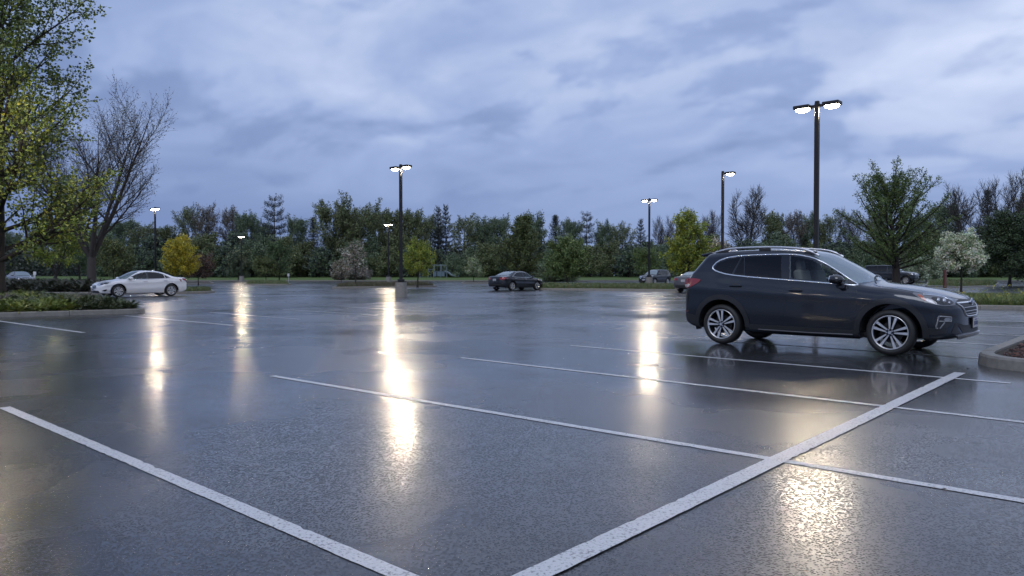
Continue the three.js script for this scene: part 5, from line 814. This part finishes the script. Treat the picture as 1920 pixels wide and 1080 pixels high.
const BOXY = {                                             // long, upright and square
  ...UTILITY, length: [-2.65, 2.45], height: 1.98, width: 0.98, sill: 0.38, floor: 0.7, bulkhead: -2.35, tumble: 0.26, edge: 0.07,
  top: [[-2.7, 1.92], [-2.3, 1.955], [-1, 1.975], [0.1, 1.96], [0.4, 1.92], [0.62, 1.78], [0.9, 1.50], [1.05, 1.36], [1.15, 1.32], [1.7, 1.28], [2.2, 1.20], [2.45, 1.08], [2.6, 0.95]], bottom: [[-2.6, 0.55], [-2, 0.42], [2, 0.42], [2.4, 0.5]], plan: [[-2.6, 0.95], [-2, 0.99], [0, 1], [1.6, 0.99], [2.1, 0.96], [2.5, 0.9]], belt: [[-2.6, 1.34], [0.9, 1.28], [1.3, 1.24], [2.4, 1.05]],
  nose: [[0.35, 2.35], [0.5, 2.43], [0.8, 2.44], [1.05, 2.42], [1.2, 2.3], [1.4, 2.0]], tail: [[0.4, -2.5], [0.55, -2.62], [1.0, -2.62], [1.4, -2.57], [1.9, -2.42]], noseBow: 0.10, noseBow2: 0.15, bulges: [], wheels: [1.55, -1.55], R: 0.40, rim: 0.25, track: 0.83,
  win: [[[0.86, 1.34], [0.66, 1.58], [0.46, 1.76], [0.22, 1.83], [-0.15, 1.84], [-0.15, 1.34]], [[-0.23, 1.34], [-0.23, 1.84], [-1.12, 1.84], [-1.12, 1.36]], [[-1.2, 1.36], [-1.2, 1.84], [-2.15, 1.82], [-2.28, 1.70], [-2.32, 1.40]]], trim: null,
  doors: [[[0.95, 1.28], [0.98, 0.9], [0.92, 0.5], [-0.18, 0.5], [-0.185, 1.30]], [[-0.195, 1.30], [-0.19, 0.5], [-1.0, 0.5], [-1.1, 0.75], [-1.18, 1.32]]], handles: [[0.0, 1.18], [-1.0, 1.2]],
  ws: [[0.50, -0.68], [0.46, 0], [0.50, 0.68], [0.72, 0.74], [0.90, 0.8], [0.98, 0], [0.90, -0.8], [0.72, -0.74]], wsHole: (x, y, z) => Math.max(0.3 - x, y - 1.83, 1.36 - y, Math.abs(z) - 0.76 + (y - 1.4) * 0.22, x - 1.1), bwRear: [[-0.72, 1.38], [0.72, 1.38], [0.64, 1.82], [-0.64, 1.82]], bwHole: (x, y, z) => Math.max(x + 2.2, 1.40 - y, y - 1.81, Math.abs(z) - 0.66),
  head: [[2.42, 0.98], [2.36, 1.14], [2.12, 1.17], [2.08, 1.04], [2.2, 0.97]], tailSide: [[-2.60, 1.0], [-2.56, 1.36], [-2.44, 1.36], [-2.46, 1.0]], tailRear: [[0.74, 1.0], [0.90, 1.0], [0.87, 1.36], [0.72, 1.36]], grille: [[-0.55, 1.12], [0.55, 1.12], [0.52, 0.86], [-0.52, 0.86]], lower: [[-0.7, 0.5], [0.7, 0.5], [0.66, 0.64], [-0.66, 0.64]], fog: null, plateRear: [-2.63, 0.92], plateFront: [2.46, 0.70], mirror: [0.80, 1.38, 1.1],
};
function buildCar(name, label, spec, body, cell, { heading, contacts, near, style = MULTI, chromeTrim = true, scale = 1, category = 'car', rail = false }) {
  const right = V(-heading.z, 0, heading.x), pos = contacts ? contacts.clone().addScaledVector(right, -near * spec.track) : V(0, 0, 0);
  const t = thing(name, label, category, pos, Math.atan2(-heading.z, heading.x)); t.scale.setScalar(scale);
  const car = new Car({ ...spec, arches: spec.wheels.map((x) => [x, spec.R, spec.R + 0.075]) });
  car.sideHoles = spec.win.map((P) => grow(P, -0.012)); car.holes = [spec.wsHole, spec.bwHole];
  mesh('body', car.body(cell), body, t);
  const both = (n, P, mat, mode = 'side', lift = 0.004, parent = t, c = 0.08) => [0, 2].map((m) => mesh(n, car.plate(P, mode, c, lift, 0.008, m), mat, parent));
  spec.doors.forEach((P, i) => both(i ? 'rear_door' : 'front_door', round2(P, 1), body).forEach((d, m) => { const [x, y] = spec.handles[i], z = car.on('side', x, y, 0)[0].z; mesh('handle', rbox(0.22, 0.032, 0.03, x, y, (m ? -1 : 1) * (z + 0.032), 0.012), chromeTrim ? M.silver : body, d); }));
  spec.win.forEach((P, i) => both('window', P, i ? M.darkGlass : M.tint, 'side', 0.004));
  if (spec.trim && chromeTrim) for (const m of [0, 2]) mesh('window_trim', car.band(spec.trim, 'side', 0.022, 0.010, 0.012, true, 0.08, m), M.chrome, t);
  for (const m of [1, -1]) mesh('pillar_trim', car.plate([[spec.win[1][0][0] - 0.004, spec.win[1][0][1] - 0.01], [spec.win[0][5]?.[0] ?? -0.1, spec.win[1][0][1] - 0.01], [spec.win[0][4][0], spec.win[0][4][1] + 0.008], [spec.win[1][1][0] - 0.004, spec.win[1][1][1] + 0.008]], 'side', 0.1, 0.006, 0.008, m > 0 ? 0 : 2), M.gloss, t);
  mesh('windscreen', car.plate(spec.ws, 'topdown', 0.09, 0.005, 0.006), M.screen, t);
  mesh('back_window', spec.bw ? car.plate(spec.bw, 'topdown', 0.09, 0.005, 0.006) : car.plate(spec.bwRear, 'rear', 0.1, 0.005, 0.006), spec.bw ? M.screen : M.darkGlass, t);
  both('headlight', round2(spec.head, 1), M.silver, 'side', 0.005, t, 0.05).forEach((h, m) => { const c = spec.head.reduce((a, p) => [a[0] + p[0] / spec.head.length, a[1] + p[1] / spec.head.length], [0, 0]), sh = (k) => round2(spec.head.map((p) => [c[0] + (p[0] - c[0]) * k, c[1] + (p[1] - c[1]) * k]), 1); mesh('lamp_reflector', car.plate(sh(0.66), 'side', 0.05, 0.009, 0.006, m ? 2 : 0), M.darkMetal, h); mesh('lamp_cover', car.plate(sh(0.98), 'side', 0.05, 0.022, 0.004, m ? 2 : 0), M.clear, h); });
  both('tail_lamp', round2(spec.tailSide, 1), M.redLens, 'side', 0.008, t, 0.05).forEach((h, m) => mesh('tail_lamp_inner', car.plate(round2(spec.tailRear.map(([z, y]) => [m ? -z : z, y]), 1), 'rear', 0.07, 0.008, 0.01), M.redLens, h));
  mesh('grille', car.plate(round2(spec.grille, 1), 'front', 0.08, 0.006, 0.01), M.gloss, t); mesh('grille_frame', car.band(round2(spec.grille, 1), 'front', 0.03, 0.014, 0.016, true, 0.08), M.chrome, t);
  { const p = car.on('front', 0, (spec.grille[0][1] + spec.grille[2][1]) / 2 + 0.02, 0.02)[0]; mesh('emblem', new THREE.TorusGeometry(0.055, 0.012, 8, 20).rotateY(Math.PI / 2).translate(p.x, p.y, 0), M.chrome, t); }
  mesh('lower_grille', car.plate(spec.lower, 'front', 0.1, 0.006, 0.01), M.blackPlastic, t); if (spec.fog) both('fog_lamp', round2(spec.fog, 1), M.gloss, 'side', 0.006, t, 0.05);
  for (const [x, y, s] of [[...spec.plateRear, -1], [...spec.plateFront, 1]]) { const lp = mesh('licence_plate', rbox(0.014, 0.15, 0.31, x + s * 0.012, y, 0, 0.005), M.plate, t); const ink = []; for (let i = 0; i < 6; i++) ink.push(box(0.004, 0.06, 0.024, x + s * 0.021, y - 0.006, -0.10 + i * 0.04)); mesh('plate_marking', ink, M.plateInk, lp); }
  mesh('bumper_trim', [car.plate([[-0.62, 0.30], [0.62, 0.30], [0.62, 0.40], [-0.62, 0.40]].map(([z, y]) => [z, y + spec.sill - 0.1]), 'rear', 0.1, 0.006, 0.01)], M.blackPlastic, t);
  for (const s of [1, -1]) { const [x, y, z] = spec.mirror, mi = mesh('side_mirror', new THREE.SphereGeometry(1, 18, 12).scale(0.10, 0.07, 0.10).translate(x, y, s * z), body, t); mesh('mirror_foot', rbox(0.07, 0.04, 0.16, x + 0.03, y - 0.05, s * (z - 0.10), 0.015), M.gloss, mi); }
  for (const [wx, wy, r] of car.s.arches) for (const s of [1, -1]) mesh('wheel_liner', new THREE.CylinderGeometry(r - 0.006, r - 0.006, 0.34, 28, 1, true, Math.PI / 2, Math.PI).rotateX(Math.PI / 2).translate(wx, wy, s * (spec.track - 0.09)), M.liner, t);
  mesh('underbody', rbox(3.0, 0.08, 1.3, 0, spec.sill + 0.04, 0, 0.03), M.blackPlastic, t);
  const seat = (x, z) => [new RoundedBoxGeometry(0.5, 0.15, 0.5, 2, 0.06).translate(x, spec.floor + 0.12, z), new RoundedBoxGeometry(0.15, 0.6, 0.48, 2, 0.06).rotateZ(0.25).translate(x - 0.3, spec.floor + 0.4, z), new RoundedBoxGeometry(0.1, 0.16, 0.26, 2, 0.04).rotateZ(0.2).translate(x - 0.42, spec.floor + 0.76, z)];
  mesh('front_seat', seat(0.2, 0.37), M.seat, t); mesh('front_seat', seat(0.2, -0.37), M.seat, t);
  mesh('rear_seat', [new RoundedBoxGeometry(0.5, 0.15, 1.25, 2, 0.06).translate(-0.7, spec.floor + 0.12, 0), new RoundedBoxGeometry(0.15, 0.55, 1.25, 2, 0.06).rotateZ(0.3).translate(-1.0, spec.floor + 0.38, 0)], M.seat, t);
  mesh('dashboard', rbox(0.5, 0.25, 1.35, 0.85, spec.floor + 0.35, 0, 0.08, 3), M.cabin, t);
  if (spec === SEDAN) mesh('antenna', new THREE.SphereGeometry(1, 12, 8).scale(0.09, 0.05, 0.02).translate(-0.75, 1.445, 0), body, t);
  if (rail) for (const s of [1, -1]) mesh('roof_rail', tube([V(-1.7, car.on('topdown', -1.7, 0.56, 0)[0].y + 0.01, s * 0.56), V(-1.4, car.on('topdown', -1.4, 0.56, 0)[0].y + 0.05, s * 0.57), V(-0.4, car.on('topdown', -0.4, 0.56, 0)[0].y + 0.05, s * 0.57), V(0.1, car.on('topdown', 0.1, 0.56, 0)[0].y + 0.01, s * 0.56)], 0.018, 6), M.gloss, t);
  for (const x of spec.wheels) for (const s of [1, -1]) wheel(t, x, s * spec.track, spec.R, spec.rim, 0.215, { ...style, phase: 0.3 + x });
  return t;
}
M.tint = phys({ color: RGB(0.30, 0.38, 0.38), roughness: 0.02, transmission: 1, thickness: 0, ior: 1.5 });
const nB = B.clone().multiplyScalar(-1), midway = (a, b) => a.clone().add(b).multiplyScalar(0.5);
buildCar('white_sedan', 'white four-door sedan parked beside the left planted islands', SEDAN, paint(0.74, 0.74, 0.75, { metalness: 0, roughness: 0.35 }), 0.032, { heading: nB, contacts: midway(G(220.5, 557.5), G(321, 555)), near: -1, style: { ...MULTI, spokes: 5 } });
buildCar('black_sedan', 'black four-door sedan seen from behind, alone in the middle of the lot', SEDAN, paint(0.005, 0.006, 0.009, { metalness: 0 }), 0.045, { heading: B, contacts: midway(G(959.5, 545.2), G(1005, 543.3)), near: 1 });
buildCar('compact_suv', 'small black SUV facing the camera behind the base of the median lamp post', UTILITY, paint(0.004, 0.0045, 0.006, { metalness: 0 }), 0.05, { heading: nB, contacts: midway(G(1227, 534.6), G(1250, 533)), near: -1, chromeTrim: false, category: 'SUV' });
{ const heading = B, right = V(-B.z, 0, B.x), rl = G(1276, 548); buildCar('dark_grey_sedan', 'dark grey sedan showing only its rear behind the tail of the big SUV', SEDAN, paint(0.085, 0.085, 0.09, { metalness: 0.5 }), 0.045, { heading, contacts: rl.clone().addScaledVector(heading, 1.42).addScaledVector(right, 0.78), near: 0 }); }
buildCar('tall_wagon', 'dark blue-black boxy off-road car under the large upright tree, beyond the SUV bonnet', BOXY, paint(0.006, 0.009, 0.014, { metalness: 0 }), 0.055, { heading: A, contacts: flat(at(1672, 530, 86)), near: 0, scale: 1.12, chromeTrim: false, category: 'SUV' });
buildCar('grey_sedan', 'grey sedan far off at the left edge behind the trunk of the big maple', SEDAN, paint(0.10, 0.105, 0.115, { metalness: 0.4 }), 0.055, { heading: A, contacts: flat(at(38, 533, 84)), near: 0 });
// ---------------------------------------------------------------- ground cover, grass, mulch, posts
const inside = (P, x, z) => { let s = false; for (let i = 0, j = P.length - 1; i < P.length; j = i++) { const a = P[i], b = P[j]; if ((a.z > z) !== (b.z > z) && x < (b.x - a.x) * (z - a.z) / (b.z - a.z) + a.x) s = !s; } return s; };
const within = (isl, R) => { const P = isl.inner, xs = P.map((p) => p.x), zs = P.map((p) => p.z), x = mix(Math.min(...xs), Math.max(...xs), R()), z = mix(Math.min(...zs), Math.max(...zs), R()); return inside(P, x, z) ? V(x, isl.h - 0.03, z) : null; };
function spray(n, L, seed) {                               // a fan of thin leafy shoots
  const R = rng(seed), pos = [];
  for (let i = 0; i < n; i++) {
    const a = R() * 6.283, e = 0.25 + 0.75 * R(), d = V(Math.cos(a) * Math.cos(e), Math.sin(e), Math.sin(a) * Math.cos(e)), s = d.clone().cross(UP).normalize(), l = L * (0.6 + 0.7 * R()), w = l * 0.09, tip = d.clone().multiplyScalar(l).add(V(0, -l * 0.16, 0)), mid = d.clone().multiplyScalar(l * 0.55).add(V(0, l * 0.04, 0));
    const t = (p, q, r) => pos.push(p.x, p.y, p.z, q.x, q.y, q.z, r.x, r.y, r.z), m1 = mid.clone().addScaledVector(s, w), m2 = mid.clone().addScaledVector(s, -w); t(V(0, 0, 0), m2, m1); t(m1, m2, tip);
    for (let k = 0; k < 4; k++) { const u = 0.35 + 0.16 * k, b = mid.clone().lerp(tip, (u - 0.35) * 1.5), q = b.clone().addScaledVector(s, (k % 2 ? 1 : -1) * l * 0.20).addScaledVector(d, l * 0.16); t(b, b.clone().addScaledVector(d, l * 0.06), q); }
  }
  const g = new THREE.BufferGeometry(); g.setAttribute('position', new THREE.Float32BufferAttribute(pos, 3)); g.computeVertexNormals(); return g;
}
function blades(n, L, seed) { const R = rng(seed), pos = []; for (let i = 0; i < n; i++) { const a = R() * 6.283, r = 0.05 * R(), b = V(Math.cos(a) * r, 0, Math.sin(a) * r), o = V(Math.cos(a + R()), 0, Math.sin(a + R())), l = L * (0.5 + 0.7 * R()), s = V(-o.z, 0, o.x).multiplyScalar(0.006), m = b.clone().addScaledVector(o, l * 0.14).add(V(0, l * 0.6, 0)), t = b.clone().addScaledVector(o, l * 0.45).add(V(0, l, 0)); for (const [p, q, w] of [[b.clone().sub(s), b.clone().add(s), m], [m.clone().sub(s), m.clone().add(s), t]]) pos.push(p.x, p.y, p.z, q.x, q.y, q.z, w.x, w.y, w.z); } const g = new THREE.BufferGeometry(); g.setAttribute('position', new THREE.Float32BufferAttribute(pos, 3)); g.computeVertexNormals(); return g; }
const JUN = [[0.042, 0.058, 0.014], [0.030, 0.044, 0.014], [0.052, 0.062, 0.016], [0.045, 0.038, 0.02]], JUNB = [[0.11, 0.14, 0.018], [0.08, 0.11, 0.017], [0.13, 0.145, 0.018]], DARK = [[0.028, 0.034, 0.014], [0.034, 0.030, 0.018], [0.022, 0.030, 0.014]];
const edge = (P, p) => { let d = 1e9; for (let i = 0, j = P.length - 1; i < P.length; j = i++) { const a = P[j], b = P[i], ex = b.x - a.x, ez = b.z - a.z, t = clamp(((p.x - a.x) * ex + (p.z - a.z) * ez) / (ex * ex + ez * ez)); d = Math.min(d, Math.hypot(p.x - a.x - ex * t, p.z - a.z - ez * t)); } return d; };
scatter('juniper', spray(16, 0.27, 51), M.leaf, 30000, (R) => {
  const p = within(I1, R); if (!p || p.z < -42) return null; const d = edge(I1.P, p), hump = 0.5 + 0.5 * fbm(p.x * 0.55, p.z * 0.55, 999, 201, 3), h = smooth(0.15, 1.1, d) * (0.08 + 0.26 * hump); p.y += h * (0.35 + 0.65 * R()); const b = vnoise(p.x * 0.5 + 4, p.z * 0.5, 999, 207) + smooth(2.6, 0.6, d) * 0.35 + smooth(-14, -17, p.x) * 0.25 > 0.50, k = fbm(p.x * 0.35, p.z * 0.35, 999, 211, 2) > 0.08;
  return [p, 0.7 + 0.7 * R(), 0.8, (b ? JUNB : k ? [[0.05, 0.036, 0.022], [0.038, 0.03, 0.02]] : JUN)[Math.floor(R() * (b || !k ? 3 : 2))]];
}, JUN, 53, 'spreading green and yellow-green juniper on the left kerbed island', 'ground cover');
scatter('ground_cover', spray(14, 0.42, 57), M.leaf, 9000, (R) => { const p = within(I2, R); if (!p) return null; const d = edge(I2.P, p); p.y += smooth(0.1, 1.2, d) * (0.10 + 0.32 * (0.5 + 0.5 * fbm(p.x * 0.4, p.z * 0.4, 999, 221, 3))) * (0.4 + 0.6 * R()); return [p, 0.8 + 0.7 * R(), 0.8]; }, DARK, 59, 'dark low ground cover on the bed left of the white sedan', 'ground cover');
const tuft = blades(14, 0.20, 61), GRASS = [[0.07, 0.10, 0.022], [0.055, 0.085, 0.02], [0.09, 0.105, 0.028], [0.10, 0.10, 0.04]];
for (const [isl, n, s, lab] of [[I3, 1500, 1, 'rough grass on the island end behind the white sedan'], [I5, 1500, 1.3, 'rough grass on the far island left of the centre'], [I8, 5200, 1.3, 'rough grass along the median beside the dark sedan'], [I9, 3200, 1.7, 'rough grass on the far right island with the red post'], [I6, 2600, 1.2, 'low brownish growth on the long island behind the centre lamp post']]) scatter('rough_grass', tuft, M.leaf, n, (R) => { const p = within(isl, R); return p && [p, s * (0.6 + 0.8 * R()), 0.5]; }, isl === I6 ? [[0.06, 0.045, 0.02], [0.07, 0.075, 0.025]] : GRASS, n, lab, 'grass');
scatter('tall_grass', blades(16, 0.20, 63), M.leaf, 9000, (R) => { const p = within(I10, R); return p && p.x < 38 ? [p, 0.7 + 0.9 * R(), 0.5] : null; }, [[0.085, 0.115, 0.022], [0.07, 0.10, 0.02], [0.11, 0.12, 0.03]], 65, 'tall wet grass on the strip right behind the SUV bonnet', 'grass');
scatter('weed_flowers', leafSprig(5, 0.06, 64, { narrow: 0.8 }), M.leaf, 260, (R) => { const p = within(I10, R); if (!p || p.x > 36) return null; p.y += 0.2 + 0.6 * R() * R(); return [p, 0.7 + 0.6 * R(), 6]; }, [[0.28, 0.26, 0.02], [0.16, 0.19, 0.03]], 67, 'loose yellow-green weed tips above the tall grass strip', 'weeds');
scatter('bark_mulch', new THREE.BoxGeometry(0.055, 0.012, 0.020), std({ color: RGB(1, 1, 1), roughness: 0.7 }), 15000, (R) => { const p = within(I11, R); if (!p || p.z < -17.5) return null; p.y += 0.03 * R() + 0.03 * fbm(p.x * 2, p.z * 2, 999, 231, 2); return [p, 0.6 + 0.9 * R(), 0.9]; }, [[0.055, 0.024, 0.017], [0.036, 0.017, 0.013], [0.08, 0.038, 0.027], [0.022, 0.012, 0.010]], 71, 'reddish brown bark mulch in the kerbed island at the right edge', 'mulch');
scatter('leaf_litter', leafSprig(2, 0.035, 72, { narrow: 0.6 }), std({ color: RGB(1, 1, 1), roughness: 0.5, side: THREE.DoubleSide }), 700, (R) => { const t = R() * R() * 4.5, p = K.clone().addScaledVector(A, t - 0.15).addScaledVector(V(-B.x, 0, -B.z), 0.02 + 0.16 * R() * R()); p.y = 0.012; if (R() < 0.4) { p.copy(K).addScaledVector(A, -0.1 + 0.35 * (R() - 0.5)).addScaledVector(B, 0.35 * (R() - 0.3)); p.y = 0.012; } return [p, 0.6 + 0.8 * R(), 0.6]; }, [[0.03, 0.02, 0.013], [0.02, 0.014, 0.01], [0.10, 0.08, 0.04]], 73, 'wet dark leaf litter along the foot of the right kerb', 'leaf litter');
scatter('fallen_leaves', leafSprig(1, 0.045, 75, { narrow: 0.6, spread: 0.1 }), std({ color: RGB(1, 1, 1), roughness: 0.5, side: THREE.DoubleSide }), 46, (R) => { const p = V(-9 + R() * 18, 0.010, -2.6 - R() * R() * 16); return [p, V(0.6 + 0.6 * R(), 0.25, 0.6 + 0.6 * R()), 0.3]; }, [[0.03, 0.02, 0.012], [0.02, 0.014, 0.01], [0.09, 0.06, 0.025]], 76, 'single wet leaves lying about on the near asphalt', 'fallen leaves');
{
  const t = thing('red_post', 'square red wooden post on the far right island, before the white blossoming tree', 'post', flat(at(1771.5, 541, 60))); t.position.y = 0.1;
  mesh('post_board', [-1, 0, 1].map((k) => rbox(0.075, k ? 1.45 : 1.5, 0.14, k * 0.08, 0.74, 0, 0.01)), std({ color: RGB(0.10, 0.03, 0.024), roughness: 0.7 }), t); mesh('post_strip', rbox(0.03, 1.2, 0.02, 0.04, 0.72, 0.075, 0.005), M.concrete, t);
  const s = thing('white_marker', 'small white marker post with a flared top at the far left', 'marker post', flat(at(65, 529, 88)));
  mesh('marker_shaft', cyl(0.09, 0.11, 1.05, 0, 0, 0, 12), std({ color: RGB(0.55, 0.55, 0.55), roughness: 0.5 }), s); mesh('marker_head', [rbox(0.34, 0.40, 0.10, 0.02, 1.25, 0, 0.04)], std({ color: RGB(0.6, 0.6, 0.6), roughness: 0.45 }), s);
  const g = thing('sign_post', 'small pale sign on a post at the right end of the far left-centre island', 'sign', flat(at(541, 533.5, 92))); mesh('post', cyl(0.03, 0.03, 1.2, 0, 0, 0, 8), M.silver, g); mesh('sign_plate', rbox(0.26, 0.34, 0.02, 0, 1.05, 0.03, 0.004), M.plate, g);
  // climbing frame at the edge of the wood
  const f = thing('climbing_frame', 'dull blue climbing frame with a slide at the foot of the wood', 'climbing frame', V(...at(818, 525, 138).toArray()).setY(0.35)), blue = std({ color: RGB(0.08, 0.12, 0.15), roughness: 0.5 }), pale = std({ color: RGB(0.14, 0.18, 0.21), roughness: 0.5 });
  for (const [x, h] of [[-3.0, 1.6], [-1.5, 2.3], [-0.4, 2.5], [0.9, 2.5], [2.0, 2.1]]) for (const z of [-0.7, 0.7]) mesh('post', cyl(0.06, 0.06, h, x, 0, z, 8), pale, f);
  mesh('deck', [rbox(2.5, 0.10, 1.5, 0.25, 1.2, 0, 0.03)], blue, f); mesh('roof_beam', [rbox(2.9, 0.12, 0.12, 0.4, 2.35, 0.7, 0.03)], pale, f); mesh('roof_beam', [rbox(2.9, 0.12, 0.12, 0.4, 2.35, -0.7, 0.03)], pale, f); mesh('side_rail', rbox(3.0, 0.1, 0.1, -1.8, 1.5, 0.7, 0.03), pale, f);
  for (let i = 0; i < 5; i++) mesh('rung', rbox(0.08, 0.9, 0.08, -2.4 + i * 0.5, 0.6, 0.7, 0.02).rotateZ(0), i % 2 ? pale : blue, f);
  for (const x of [-0.2, 0.55, 1.3]) mesh('panel', rbox(0.62, 0.8, 0.06, x, 0.7, 0.72, 0.02), blue, f);
  mesh('slide', tube([V(1.5, 1.25, 0), V(2.2, 1.0, 0), V(3.0, 0.45, 0), V(4.2, 0.32, 0)], 0.22, 8), pale, f);
}
renderer.render(scene, camera);
